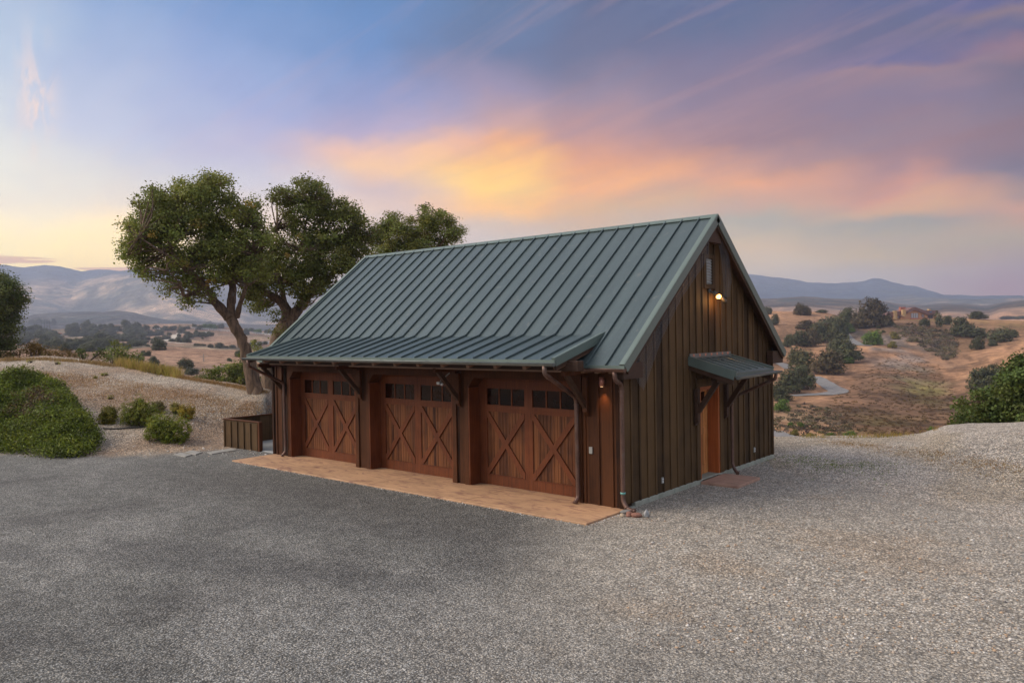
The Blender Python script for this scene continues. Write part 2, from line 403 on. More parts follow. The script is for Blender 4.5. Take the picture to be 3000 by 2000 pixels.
# every knot of the land's profile away from the camera: distance table, then height either as 'z' or as seen height 'y'
def c_(v): return [(0, v)]
K = [
 (c_(2.), 'z', c_(0.)),
 (c_(12.), 'z', c_(0.)),
 ([(-400,29),(0,29.2),(200,27),(330,25.6),(420,26.4),(500,28.4),(610,30),(700,36),(1700,34),(1775,21),(2352,19)], 'z', c_(0.)),
 ([(-400,38),(0,37),(200,35.5),(330,33.5),(500,32.6),(610,31.5),(700,39),(1700,36),(1775,24),(1960,24.5),(2110,25.3),(2352,24)], 'y',
  [(-400,905),(0,885),(100,882),(200,893),(330,912),(500,917),(560,920),(610,922),(700,925),(1600,960),(1700,990),(1775,1026),(1960,1028),(2110,1018),(2175,1000),(2352,988)]),
 ([(-400,50),(0,46),(200,44),(330,41),(500,36.5),(560,35),(610,33.6),(700,42),(1700,39),(1775,26.6),(1960,27.2),(2110,28.1),(2175,28.6),(2352,28.5)], 'y',
  [(-400,812),(0,823),(100,821),(200,828),(330,848),(410,862),(500,878),(560,888),(610,897),(640,903),(700,905),(1600,950),(1700,985),(1775,1005),(1900,1003),(1960,1003),(2060,1001),(2110,997),(2150,984),(2175,975),(2230,971),(2352,969)]),
 ([(0,75),(330,70),(500,62),(610,56),(700,60),(1775,46),(2352,48)], 'z', [(0,-6),(330,-6),(500,-6.5),(610,-7),(1700,-8),(1775,-9),(2352,-9)]),
 ([(0,150),(610,150),(1700,115),(2352,110)], 'y', [(0,850),(200,860),(330,880),(500,892),(610,905),(1700,1015),(1775,1012),(2352,1010)]),
 ([(0,240),(610,240),(1700,172),(2352,170)], 'y', [(0,815),(150,818),(300,822),(380,815),(450,822),(520,815),(610,822),(1700,930),(1775,930),(1960,940),(2110,952),(2250,955),(2352,950)]),
 ([(0,330),(610,330),(1700,240),(2352,240)], 'y', [(0,800),(100,798),(200,803),(298,797),(345,787),(382,784),(450,791),(550,800),(610,799),(1700,850),(1775,865),(1850,872),(1960,872),(2040,868),(2110,885),(2180,892),(2260,875),(2352,850)]),
 ([(0,430),(610,430),(1700,325),(2352,325)], 'y', [(0,806),(298,802),(382,795),(550,806),(610,803),(1700,780),(1775,785),(1850,792),(1960,796),(2040,790),(2110,805),(2180,812),(2260,795),(2352,785)]),
 ([(0,530),(610,530),(1700,340),(2352,342)], 'y', [(0,790),(90,783),(150,791),(225,779),(300,792),(360,787),(430,777),(490,788),(550,780),(610,788),(1700,772),(1775,776),(1850,783),(1960,787),(2040,780),(2110,792),(2180,800),(2260,786),(2352,778)]),
 ([(0,600),(610,600),(1700,360),(2352,362)], 'y', [(0,800),(300,799),(430,790),(610,797),(1700,757),(1775,761),(1850,767),(1960,772),(2040,763),(2110,770),(2180,780),(2260,772),(2352,768)]),
 ([(0,730),(610,730),(1700,380),(2352,385)], 'y', [(0,782),(80,770),(150,777),(200,765),(270,774),(330,768),(382,772),(440,764),(500,773),(560,768),(610,774),(1700,742),(1775,745),(1850,750),(1960,755),(2040,745),(2110,745),(2200,757),(2352,757)]),
 ([(0,830),(610,830),(1700,410),(2352,412)], 'y', [(0,786),(300,780),(610,782),(1700,727),(1775,729),(1850,733),(1960,744),(2040,738),(2110,738),(2200,745),(2352,746)]),
 ([(0,950),(610,950),(1700,440),(2352,440)], 'y', [(0,762),(60,758),(120,757),(180,752),(240,746),(330,748),(420,748),(500,752),(560,757),(610,762),(700,765),(1700,712),(1775,713),(1840,716),(1900,718),(1930,726),(1960,734),(2040,732),(2110,731),(2200,734),(2352,736)]),
 ([(0,1350),(700,1350),(1700,750),(2352,750)], 'z', [(0,-10),(700,-10),(1700,-20),(2352,-20)]),
 ([(0,2000),(700,2000),(1700,2200),(2352,2200)], 'y', [(0,748),(40,742),(70,735),(110,731),(180,730),(240,727),(270,722),(310,724),(345,733),(400,745),(500,752),(610,760),(700,765),(1700,700),(1775,701),(1850,697),(1930,703),(2000,705),(2060,712),(2110,713),(2180,706),(2230,708),(2270,712),(2300,702),(2352,697),(2500,695)]),
 (c_(2550.), 'y', [(0,756),(300,752),(500,756),(700,760),(1700,716),(2352,716)]),
 ([(0,3200),(700,3300),(1700,3600),(2352,3700)], 'y', [(0,700),(60,688),(130,690),(170,695),(230,678),(300,664),(360,660),(430,662),(520,672),(610,680),(700,690),(1700,684),(1775,688),(1850,692),(1950,690),(2100,694),(2352,695)]),
 ([(0,4300),(700,4300),(1700,4800),(2352,4900)], 'y', [(-300,622),(0,616),(30,621),(60,626),(105,621),(140,624),(165,629),(190,637),(245,635),(290,641),(330,637),(400,640),(500,648),(600,655),(700,662),(800,665),(1600,640),(1700,636),(1730,637),(1755,640),(1782,643),(1810,646),(1855,656),(1895,657),(1950,657),(1985,651),(2007,645),(2040,648),(2065,654),(2080,659),(2105,661),(2130,671),(2170,685),(2250,684),(2352,688),(2600,690)]),
 (c_(5600.), 'z', c_(-40.)),
]
AZ = np.concatenate([np.arange(-180, -39, 3.), np.arange(-39, 39, .14), np.arange(39, 180.1, 3.)])
NR = 300; RR = 2.*(5600/2.)**(np.linspace(0, 1, NR))
def land():
    n = len(AZ); a = np.radians(AZ)
    ac = np.clip(a, rad(-62), rad(62)); x = (np.tan(ac)*FPX+1500)/1.2755
    xL, xR = (np.tan(rad(-62))*FPX+1500)/1.2755, (np.tan(rad(62))*FPX+1500)/1.2755
    t = np.clip((np.abs(a)-rad(62))/rad(118), 0, 1); t = .5*t*t*(3-2*t)
    def ev(L):
        v = tab(L, x); vl, vr = tab(L, xL), tab(L, xR)
        return v*(1-t)+np.where(a > 0, vl, vr)*t
    kr = []; kz = []
    for R_, kind, H_ in K:
        r = ev(R_)
        if kind == 'z': z = ev(H_)
        else:
            y = ev(H_); xx = np.clip(x, -600, 2900)
            te = (hor_y(xx)-y)*1.2755/FPX*np.cos(np.arctan((xx*1.2755-1500)/FPX)); z = CAM[2]+r*te
        kr.append(r); kz.append(z)
    kr = np.log(np.array(kr)).T; kz = np.array(kz).T
    # smooth the profile knots a little across azimuth
    ker = np.array([.25, .5, .25])
    for _ in range(2):
        for k in range(kz.shape[1]-3): kz[1:-1, k] = .25*kz[:-2, k]+.5*kz[1:-1, k]+.25*kz[2:, k]
    for _ in range(260):
        for k in ((5, 6, 7, 9, 15, 17) if _ > 70 else (5, 6, 7, 8, 9, 10, 11, 12, 13, 15, 17)):
            kz[1:-1, k] = .25*kz[:-2, k]+.5*kz[1:-1, k]+.25*kz[2:, k]
    h = np.diff(kr, axis=1); dl = np.diff(kz, axis=1)/h
    m = np.zeros_like(kz); s = (dl[:, 1:]*dl[:, :-1]) > 0
    w1 = 2*h[:, 1:]+h[:, :-1]; w2 = h[:, 1:]+2*h[:, :-1]
    with np.errstate(divide='ignore', invalid='ignore'):
        hm = (w1+w2)/(w1/dl[:, :-1]+w2/dl[:, 1:])
    m[:, 1:-1] = np.where(s, hm, 0); m = np.nan_to_num(m)
    lr = np.log(RR); Z = np.zeros((n, NR))
    for i in range(n):
        j = np.clip(np.searchsorted(kr[i], lr)-1, 0, kr.shape[1]-2); hh = h[i][j]; u = np.clip((lr-kr[i][j])/hh, 0, 1)
        Z[i] = ((1+2*u)*(1-u)**2*kz[i][j]+u*(1-u)**2*hh*m[i][j]+u*u*(3-2*u)*kz[i][j+1]+u*u*(u-1)*hh*m[i][j+1])
    A, R2 = np.meshgrid(a, RR, indexing='ij'); wa = A-YAW
    X = CAM[0]+R2*np.sin(wa); Y = CAM[1]+R2*np.cos(wa)
    def bl(r0, r1): return np.clip((R2-r0)/(r1-r0), 0, 1)
    yard = (Z < .03) & (R2 < 34)
    Z += np.where(yard, 0, 1)*.26*fbm(X*.5, Y*.5, 5, 3)*bl(22, 30)
    Z += 7.*fbm(X/85+1.7, Y/85, 3, 55)*bl(150, 260)*(1-bl(700, 900))*np.clip(-A/.1, 0, 1)
    Z += 18.*fbm(X/210, Y/210, 4, 57, True)*bl(4200, 4700)*np.clip(A/.1, 0, 1)
    Z += 2.6*fbm(X/26, Y/26, 4, 5)*bl(60, 130)*(1-bl(900, 1500))-2.2*(fbm(X/55+3, Y/55, 3, 15, True)+.1)*bl(90, 160)*(1-bl(380, 460))
    Z += 10.*fbm(X/130, Y/130, 4, 9)*bl(450, 900)*(1-bl(1200, 1900))
    Z += 75.*fbm(X/520, Y/520, 5, 21, True)*bl(1500, 2600)*(1-.80*bl(3900, 4300))
    Z += 9.*fbm(X/150, Y/150, 4, 31, True)*bl(3300, 4200)+14.*fbm(X/330, Y/330, 4, 33, True)*bl(3600, 4300)
    return X, Y, Z, A, R2
LX, LY, LZ, LA, LRR = land()
def height(x, y):
    dx, dy = x-CAM[0], y-CAM[1]; r = math.hypot(dx, dy); a = math.degrees(math.atan2(dx, dy)+YAW)
    a = (a+180) % 360-180
    i = int(np.clip(np.searchsorted(AZ, a)-1, 0, len(AZ)-2)); u = (a-AZ[i])/(AZ[i+1]-AZ[i])
    jf = math.log(max(r, 2.01)/2.)/math.log(2800.)*(NR-1); j = int(min(max(jf, 0), NR-2)); v = jf-j
    return float((LZ[i, j]*(1-v)+LZ[i, j+1]*v)*(1-u)+(LZ[i+1, j]*(1-v)+LZ[i+1, j+1]*v)*u)
def ray(x, y):
    u, v = x*1.2755, y*1.2755
    d = RT*(u-1500)/FPX+UP*(1000-v)/FPX+FW; return d/math.hypot(d[0], d[1])
def at(x, y, r): return CAM+ray(x, y)*r                # a point r metres away (horizontally) in a given direction
def hit(x, y, r0=8., r1=5000.):
    d = ray(x, y); r = r0
    while r < r1:
        p = CAM+d*r
        if p[2] < height(p[0], p[1]):
            lo, hi = r/1.01, r
            for _ in range(8):
                mid = (lo+hi)/2; p = CAM+d*mid
                if p[2] < height(p[0], p[1]): hi = mid
                else: lo = mid
            p = CAM+d*hi; return np.array([p[0], p[1], height(p[0], p[1])]), hi
        r *= 1.01
    return None, None

# --- land colours: what grows where, with slope shade painted in (per vertex), refined by noise in the shader
def lerp(a, b, t): return a+(b-a)*t[..., None]
def sm(v, a, b): t = np.clip((v-a)/(b-a), 0, 1); return t*t*(3-2*t)
def land_colour():
    X, Y, Z, A, R2 = LX, LY, LZ, LA, LRR
    xd = (np.tan(np.clip(A, rad(-70), rad(70)))*FPX+1500)/1.2755
    n1 = fbm(X/9, Y/9, 4, 41); n2 = fbm(X/60, Y/60, 4, 43); n3 = fbm(X/300, Y/300, 4, 47)
    right = sm(xd, 1000, 1300)
    c = np.zeros(X.shape+(3,)); c[:] = (.40, .235, .145)
    # left golden hills paler; right hillside rust brown scrub
    c = lerp(c, np.array((.42, .26, .165)), sm(n2, -.1, .15)*(1-right))
    c = lerp(c, np.array((.30, .22, .14)), sm(n2, .05, .22)*(1-right)*.8)
    c = lerp(c, np.array((.46, .27, .16)), right*sm(n2, -.05, .2)*.8)
    brown = np.exp(-((xd-2070)/170)**2-((R2-185)/85)**2)*right
    c = lerp(c, np.array((.150, .095, .066)), np.clip(brown*1.5+.35*brown*(n1*6), 0, 1)*.9)
    dead = np.exp(-((xd-(1990+(400-R2)*.85))/85)**2-((R2-315)/70)**2)*right
    c = lerp(c, np.array((.25, .20, .18)), np.clip(dead*1.5*(.6+n1*5), 0, 1))
    ol = np.exp(-((xd-2130)/70)**2-((R2-225)/40)**2)*right+.8*np.exp(-((xd-2000)/90)**2-((R2-140)/25)**2)*right+.8*np.exp(-((xd-2300)/110)**2-((R2-425)/30)**2)
    c = lerp(c, np.array((.24, .21, .07)), np.clip(ol*(.55+n1*4), 0, 1)*.8)
    pale = np.exp(-((xd-1850)/90)**2-((R2-130)/28)**2)*right
    c = lerp(c, np.array((.62, .42, .27)), np.clip(pale*(.9+n1*7), 0, 1))
    c *= np.array((1.08, .98, .86))
    c = lerp(c, c*np.array((.62, .66, .70)), sm(fbm(X/38, Y/38, 4, 44), .02, .16)*.8)
    c = c*(1-(1-right)[..., None]*np.array((.22, .14, -.02)))
    # left-hill valleys painted dark brush colour, standing in for missing slope shade
    wob = 26*fbm(X/70, Y/70, 3, 49)
    for r_, w_, k_ in ((415, 42, .85), (585, 34, .8), (810, 50, .8), (300, 16, .35)):
        c = lerp(c, np.array((.115, .115, .075)), np.exp(-((R2+wob-r_)/w_)**2)*(1-right)*k_)
    c = lerp(c, np.array((.48, .36, .23)), np.clip(np.exp(-((R2-345)/30)**2)+np.exp(-((R2-545)/22)**2)+np.exp(-((R2-745)/26)**2), 0, 1)*(1-right)*.55)  # crests painted pale as if lit, against the dark valleys
    mot = fbm(X/4.5, Y/4.5, 4, 46); c = lerp(c, c*np.array((.45, .46, .48)), sm(mot, .0, .16)*right*.8*(1-sm(R2, 330, 420)))
    gul = fbm(X/55+3, Y/55, 3, 15, True); c = lerp(c, c*np.array((.5, .52, .5)), sm(gul, .12, .3)*.8)  # brush-dark gullies, painted in to deepen the soft slope shading
    # foothills and mountains
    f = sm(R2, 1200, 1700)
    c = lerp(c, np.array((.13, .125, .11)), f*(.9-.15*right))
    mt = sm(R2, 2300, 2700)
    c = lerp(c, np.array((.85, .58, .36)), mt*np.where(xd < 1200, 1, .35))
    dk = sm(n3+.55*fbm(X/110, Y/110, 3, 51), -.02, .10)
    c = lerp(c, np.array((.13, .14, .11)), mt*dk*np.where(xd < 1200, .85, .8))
    rdg = fbm(X/520, Y/520, 5, 21, True); c = lerp(c, np.array((.12, .12, .095)), mt*sm(-rdg, -.06, .10)*.85)  # dark scrub painted into ravines where soft sun gives little shading
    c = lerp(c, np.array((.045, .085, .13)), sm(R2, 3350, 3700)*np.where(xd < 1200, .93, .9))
    # near ground
    nr = 1-sm(R2, 55, 75)
    m = np.zeros_like(c); m[:] = (.48, .395, .31)
    m = lerp(m, np.array((.40, .275, .185)), sm(fbm(X/2.6, Y/2.6, 4, 61)+.35*fbm(X/.8, Y/.8, 3, 62), -.05, .12)*.75)
    m = lerp(m, np.array((.58, .51, .43)), sm(fbm(X/3.4, Y/3.4, 4, 64), .06, .18)*.7)
    rg = sm(xd, 1500, 1760)
    g = np.zeros_like(c); g[:] = (.55, .495, .43)
    g = lerp(g, np.array((.48, .40, .29)), sm(fbm(X/1.7, Y/3.2, 4, 71), .04, .18)*.6)
    m = lerp(m, g, rg); c = lerp(c, m, nr)
    # the driveway of dark chip stone, inside its own outline
    toe = np.interp(xd, [-400, 0, 200, 330, 420, 530, 560, 700, 1700, 1775, 2352, 2600], [29, 29.1, 26.8, 25.6, 25.5, 25.6, 30, 36, 30, 20, 16, 15])
    edge = toe+.9*fbm(X/.9, Y/.9, 4, 81)
    dr = 1-sm(R2, edge-.25, edge+.25)
    d = np.zeros_like(c); d[:] = (.195, .195, .188)
    d = lerp(d, np.array((.125, .122, .120)), sm(fbm(X/1.7+5, Y/3.1, 5, 91), .0, .24)*.75)
    d = lerp(d, np.array((.27, .268, .26)), sm(fbm(X/2.6+.3*Y, Y/3.6+9, 5, 93), .0, .2)*.8)
    d = lerp(d, np.array((.115, .114, .115)), sm(fbm((X+.25*Y)/7.5, (Y-.25*X)/1.25+4, 4, 97), .03, .2)*.6)
    # wheel tracks worn smoother and paler, curving in front of the doors
    for off in (0., 1.7): tr = np.abs(Y+5.2+off-.045*(X-4)**2*.22-.10*X); d = lerp(d, np.array((.25, .248, .24)), np.exp(-(tr/.30)**2)*.45*sm(fbm(X/1.1, Y/1.1, 3, 99), -.2, .15))
    # darker band in front of the building, paler to the right where loose gravel lies
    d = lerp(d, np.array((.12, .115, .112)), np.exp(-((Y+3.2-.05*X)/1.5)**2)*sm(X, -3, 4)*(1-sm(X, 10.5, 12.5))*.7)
    gr = sm(X*.80+Y*.60, 8.5, 12.2)
    gr = sm(X+.42*Y+.9*fbm(X/1.5, Y/1.5, 3, 95), 9.8, 13.2)*sm(Y, -9.5, -2.)
    gr = np.maximum(gr, sm(X+.25*Y, 17.0, 19.)*sm(Y, -8, -4))
    d = lerp(d, np.array((.47, .435, .385)), gr)
    d = lerp(d, np.array((.40, .285, .18)), gr*sm(fbm(X/1.9+2, Y/1.1, 5, 96), .08, .26)*.32)
    far = sm(Y, 4.5, 9.)*sm(X, 10, 12)
    d = lerp(d, np.array((.54, .505, .46)), far*.75)
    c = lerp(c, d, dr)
    alpha = np.where(R2 < 60, dr*(1-gr*.75), 0)       # how fine the stone is
    return np.concatenate([c, alpha[..., None]], axis=-1)
LC = land_colour()

def ground_mat():
    m, g, p = newmat('stony_ground'); co = objc(g)
    a = g.node('ShaderNodeAttribute', attribute_name='tint'); fine = a.outputs['Alpha']
    def stones(scale, seed):
        v = g.node('ShaderNodeTexVoronoi', feature='F1'); v.inputs['Scale'].default_value = scale
        g.put(v.inputs['Vector'], g.vm('ADD', co, (seed, 0, 0)))
        val = g.sep(v.outputs['Color'])
        return v.outputs['Distance'], val[0], val[1]
    d1, r1, h1 = stones(56, 0); d2, r2, h2 = stones(30, 5)
    def shade(d, r, h, lo, hi):
        b = g.m('ADD', g.m('MULTIPLY', g.m('POWER', r, 1.5), hi-lo), lo)
        b = g.m('MULTIPLY', b, g.rng(d, .25, .62, 1., .35))
        return g.mix(g.m('MULTIPLY', h, .55), g.comb(b, b, b), g.vm('MULTIPLY', g.comb(b, b, b), (1.22, 1., .76)))
    sA = shade(d1, r1, h1, .45, 2.1); sB = shade(d2, r2, h2, .58, 1.7)
    s = g.mix(fine, sB, sA)
    n = g.noise(co, 2.6, 8, .72); nn = g.m('ADD', g.m('MULTIPLY', n, 1.5), .28)
    c = g.mix(1., a.outputs['Color'], s, 'MULTIPLY'); c = g.mix(1., c, g.comb(nn, nn, nn), 'MULTIPLY')
    g.put(p.inputs['Base Color'], c); p.inputs['Roughness'].default_value = .82; p.inputs['Specular IOR Level'].default_value = .3
    hh = g.m('ADD', g.m('MULTIPLY', g.m('SUBTRACT', 1., d1), .5), g.m('MULTIPLY', g.m('SUBTRACT', 1., d2), .8))
    bump(g, p, hh, .8, .02); return m
def hill_mat():
    m, g, p = newmat('dry_hill_grass'); co = objc(g)
    a = g.node('ShaderNodeAttribute', attribute_name='tint')
    n = g.noise(co, .35, 8, .72, .3); n2 = g.noise(co, .03, 6, .65); n3 = g.noise(g.scl(co, (1, 1, 3)), 1.3, 4, .8)
    f = g.m('ADD', g.m('ADD', g.m('MULTIPLY', g.m('SUBTRACT', n, .5), 2.8), g.m('MULTIPLY', g.m('SUBTRACT', n2, .5), 1.2)), 1.)
    f = g.m('MULTIPLY', f, g.m('ADD', g.m('MULTIPLY', n3, .8), .6)); f = g.m('MAXIMUM', f, .25)
    c = g.mix(1., a.outputs['Color'], g.comb(f, f, f), 'MULTIPLY')
    g.put(p.inputs['Base Color'], c); p.inputs['Roughness'].default_value = .95; p.inputs['Specular IOR Level'].default_value = .1
    bump(g, p, n, .7, 1.2); return m
def mount_mat():
    m, g, p = newmat('mountain_scrub'); co = objc(g)
    a = g.node('ShaderNodeAttribute', attribute_name='tint')
    n = g.noise(co, .02, 8, .68, .4); f = g.m('ADD', g.m('MULTIPLY', g.m('SUBTRACT', n, .5), 3.2), 1.); f = g.m('MAXIMUM', f, .25)
    n5 = g.noise(co, .0075, 7, .66, .6)
    c = g.mix(1., a.outputs['Color'], g.comb(f, f, f), 'MULTIPLY'); c = g.mix(g.rng(n5, .50, .60, 0., .75), c, (.10, .115, .10, 1))
    g.put(p.inputs['Base Color'], c); p.inputs['Roughness'].default_value = 1.; p.inputs['Specular IOR Level'].default_value = 0.
    bump(g, p, g.m('ADD', n, g.m('MULTIPLY', n5, 3.)), 1., 45.); return m
def sheet(name, j0, j1, mat, centre=False):
    n = len(AZ)-1; nj = j1-j0+1          # last azimuth column = first one (full turn)
    V = np.stack([LX[:n, j0:j1+1], LY[:n, j0:j1+1], LZ[:n, j0:j1+1]], -1).reshape(-1, 3)
    Cc = LC[:n, j0:j1+1].reshape(-1, 4)
    i, j = np.meshgrid(np.arange(n), np.arange(nj-1), indexing='ij'); i2 = (i+1) % n
    F = np.stack([i*nj+j, i*nj+j+1, i2*nj+j+1, i2*nj+j], -1).reshape(-1, 4)[:, ::-1]
    if centre:
        k = len(V); V = np.vstack([V, [[CAM[0], CAM[1], 0.]]]); Cc = np.vstack([Cc, Cc[:1]])
        ii = np.arange(n); T = np.stack([ii*nj, ((ii+1) % n)*nj, np.full(n, k), np.full(n, k)], -1)
        me = fast_mesh(name, V, F, mat, True, Cc)
        o = link(name, me); tag(o, kind='structure')
        mb = MB(); mb.add([tuple(V[t]) for t in ii*nj], [tuple(range(n-1, -1, -1))])
        me2 = bpy.data.meshes.new('tmp'); me2.from_pydata(mb.v, [], mb.f)
        import bmesh
        bm = bmesh.new(); bm.from_mesh(me); bm.verts.ensure_lookup_table()
        try: bm.faces.new([bm.verts[t] for t in ii*nj][::-1])
        except Exception: pass
        bm.to_mesh(me); bm.free(); bpy.data.meshes.remove(me2)
        return o
    me = fast_mesh(name, V, F, mat, True, Cc); return tag(link(name, me), kind='structure')
def ring(r): return int(np.argmin(np.abs(RR-r)))
sheet('ground', 0, ring(62), ground_mat(), True)
sheet('hills', ring(62), ring(1500), hill_mat())
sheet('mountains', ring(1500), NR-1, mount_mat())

# haze: one closed box of pale air round everything
def haze():
    lo = LZ.min()-1.5; mb = MB(); mb.box(CAM[0]-5700, CAM[0]+5700, CAM[1]-5700, CAM[1]+5700, lo, LZ.max()+15)
    m = bpy.data.materials.new('pale_air'); m.use_nodes = True; nt = m.node_tree; nt.nodes.remove(nt.nodes['Principled BSDF'])
    v = nt.nodes.new('ShaderNodeVolumePrincipled'); v.inputs['Color'].default_value = (.72, .78, 1., 1)
    v.inputs['Density'].default_value = .00024; v.inputs['Anisotropy'].default_value = .2
    nt.links.new(v.outputs[0], nt.nodes['Material Output'].inputs['Volume'])
    tag(mb.build('haze', m), kind='stuff')
haze()

# ------------------------------------------------------------------ the garage
Lx, Wy, HR = 12.2, 7.702, 6.182
YE, ZE, OG = -.32, 2.871, .262            # eave overhang y, eave z, rake overhang
YB, ZB = .429, 3.466                      # where the low front roof leaves the main slope
XA0, XA1, YA, ZA = .697, 11.482, -1.235, 3.007
SL = (HR-ZE)/(Wy/2-YE)
G = root('garage_building', (Lx/2, Wy/2, 0), 'dark brown board and batten three-bay garage with green standing seam metal roof', 'garage')
def zmain(y): return ZE+(min(y, Wy-y)-YE)*SL
bt = .028
# walls
w = MB()
piers = [(0., .93), (3.95, 4.50), (7.55, 8.06), (11.12, Lx-.061)]
for a, b in piers: w.box(a, b, 0, .40, .0, 2.52)
w.box(0, Lx-.061, 0, .36, 2.52, 2.93)
for x in (.22, .53, .84): w.box(x-.028, x+.028, -bt, 0, .02, 2.90)
w.box(0, .09, -.03, 0, .02, 2.9)
for x in (11.30, 11.63, 11.955): w.box(x-.03, x+.03, -bt, 0, .02, 2.90)
w.box(12.12, Lx+.03, -.032, 0, .02, 2.9)
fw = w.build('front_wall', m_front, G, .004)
c = MB(); jb_ = []
for (a, b) in ((.93, 3.95), (4.50, 7.55), (8.06, 11.12)):
    c.cut()
    for x0, x1 in ((a-.12, a), (b, b+.12)):
        if x0 < 11.2: c.box(x0, x1, -.038, 0, .22, 2.52); c.box(x0-.006, x1+.006, -.046, 0, .0, .22)
    c.box(a-.12, b+.12, -.042, 0, 2.52, 2.70)
    for s, x in ((1, a), (-1, b)): c.prism([(x, 2.30), (x+s*.20, 2.52), (x, 2.52)], 1, -.034, .30)
    jb_.append((a, b))
c.pieces('door_casing', m_case, G, .004)
jm = MB()
for a, b in jb_: jm.box(a, a+.035, -.036, .32, .0, 2.29); jm.cut(); jm.box(b-.035, b, -.036, .32, .0, 2.29); jm.cut()
jm.pieces('door_jamb', m_doorh, G, .004)
g_ = MB()
zt = lambda y: zmain(y)-.05
g_.prism([(0, .1), (3.30, .1), (3.30, 2.30), (4.34, 2.30), (4.34, .1), (Wy, .1), (Wy, zt(Wy)), (Wy/2, zt(Wy/2)), (0, zt(0))], 0, Lx-.06, Lx)
k = .0
ys = [.3+.3225*i for i in range(24)]
for y in ys:
    if y > Wy-.1: continue
    z0 = .1
    if 3.12 < y < 4.5:
        if y < 3.25 or y > 4.4: pass
        else: z0 = 2.42
    z1 = zt(y)-.02
    if 3.56 < y < 4.16:
        g_.box(Lx, Lx+bt, y-.026, y+.026, z0, 4.5); g_.box(Lx, Lx+bt, y-.026, y+.026, 5.3, z1); continue
    g_.box(Lx, Lx+bt, y-.026, y+.026, z0, z1)
g_.box(Lx, Lx+.034, .0, .10, .1, 2.9); g_.box(Lx, Lx+.034, Wy-.1, Wy, .1, 2.9)
g_.build('gable_wall', m_gable, G, .003)
b_ = MB()
b_.box(.0, Lx-.06, Wy-.2, Wy, .1, 2.9)
b_.prism([(.4, .0), (Wy-.2, .0), (Wy-.2, 2.9), (Wy/2, zt(Wy/2)), (.4, 2.9)], 0, 0, .2)
b_.box(-.03, 0, .01, .1, .02, 2.85)
for y in ys: b_.box(-bt, 0, y-.026, y+.026, .1, 2.7)
b_.build('rear_wall', m_gable, G)
f_ = MB(); f_.box(.01, Lx+.03, .402, Wy+.03, -.25, .1); f_.box(11.9, Lx+.028, -.02, .4, -.25, .02); f_.build('foundation', m_foot, G, .01)
# main roof
def slope(mb, y0, z0, y1, z1, x0, x1, t=.03):
    n = np.array((0, -(z1-z0), (y1-y0)), float); n /= np.linalg.norm(n)
    if n[2] < 0: n = -n
    P = [np.array((x0, y0, z0)), np.array((x1, y0, z0)), np.array((x1, y1, z1)), np.array((x0, y1, z1))]
    mb.add([p for p in P]+[p-n*t for p in P], [(0,1,2,3),(7,6,5,4),(0,4,5,1),(1,5,6,2),(2,6,7,3),(3,7,4,0)]); return n
r = MB()
slope(r, YE, ZE, Wy/2, HR, -OG, Lx+OG); slope(r, Wy-YE, ZE, Wy/2, HR, -OG, Lx+OG)
seams = [12.034-.4465*i for i in range(28)]
nm = np.array((0, -SL, 1.)); nm /= np.linalg.norm(nm)
for x in seams:
    if x < -OG+.1: continue
    lo = (YB, ZB) if XA0 < x < XA1 else (YE, ZE)
    r.beam((x, lo[0], lo[1]), (x, Wy/2-.03, HR-.024), .026, .042, nm)
    r.beam((x, Wy-YE, ZE), (x, Wy/2+.03, HR-.024), .026, .042, (0, SL, 1))
roof = r.build('roof', m_roof, G, .003)
rc = MB()
for sgn in (-1, 1):
    n_ = np.array((0, sgn*SL, 1.)); n_ /= np.linalg.norm(n_)
    a = np.array((-OG-.01, Wy/2+sgn*.085, HR-.085*SL))+n_*.032; b = a.copy(); b[0] = Lx+OG+.01
    t = np.array((a[0], Wy/2, HR+.045)); t2 = t.copy(); t2[0] = b[0]
    rc.add([a, b, t2, t, a-n_*.02, b-n_*.02, t2-(0, 0, .03), t-(0, 0, .03)], [(0,1,2,3),(7,6,5,4),(0,4,5,1),(1,5,6,2),(2,6,7,3),(3,7,4,0)])
rc.build('ridge_cap', m_roof2, roof)
fa = MB()
for x, s in ((Lx+OG, 1), (-OG, -1)):
    for sgn in (-1, 1):
        yo = Wy/2+sgn*(Wy/2-YE+.01)
        n_ = (0, sgn*SL, 1.)
        fa.beam((x+s*.004, yo, ZE), (x+s*.004, Wy/2, HR), .022, .19, n_, .80)
        fa.beam((x-s*.055, yo, ZE), (x-s*.055, Wy/2, HR), .10, .042, n_, 0.); fa.cut()
fa.pieces('rake_trim', m_roof2, roof)
ba = MB()
for x in (Lx+OG-.03, -OG+.03):
    for sgn in (-1, 1):
        yo = Wy/2+sgn*(Wy/2-YE-.03); n_ = (0, sgn*SL, 1.)
        ba.beam((x, yo, ZE), (x, Wy/2, HR), .04, .17, n_, 1.24); ba.cut()
for sgn in (-1, 1):                       # soffit boards between wall and rake
    n_ = (0, sgn*SL, 1.); yo = Wy/2+sgn*(Wy/2-YE-.03)
    for x in (Lx+.13, -.13): ba.beam((x, yo, ZE), (x, Wy/2, HR), .235, .03, n_, 2.2); ba.cut()
ba.prism([(Wy/2-.34, 5.56), (Wy/2+.34, 5.56), (Wy/2, HR-.18)], 0, Lx+.002, Lx+OG-.06)
ba.pieces('barge_board', m_beam, roof)
eb = MB(); eb.box(Lx+.036, Lx+OG-.06, -.27, .46, 2.60, 2.915); eb.cut(); eb.box(Lx+.036, Lx+OG-.06, Wy-.44, Wy+.28, 2.60, 2.935); eb.cut()
eb.box(-OG+.06, -.035, -.27, .45, 2.60, 2.90)
eb.pieces('eave_beam', m_beam, roof, .006)
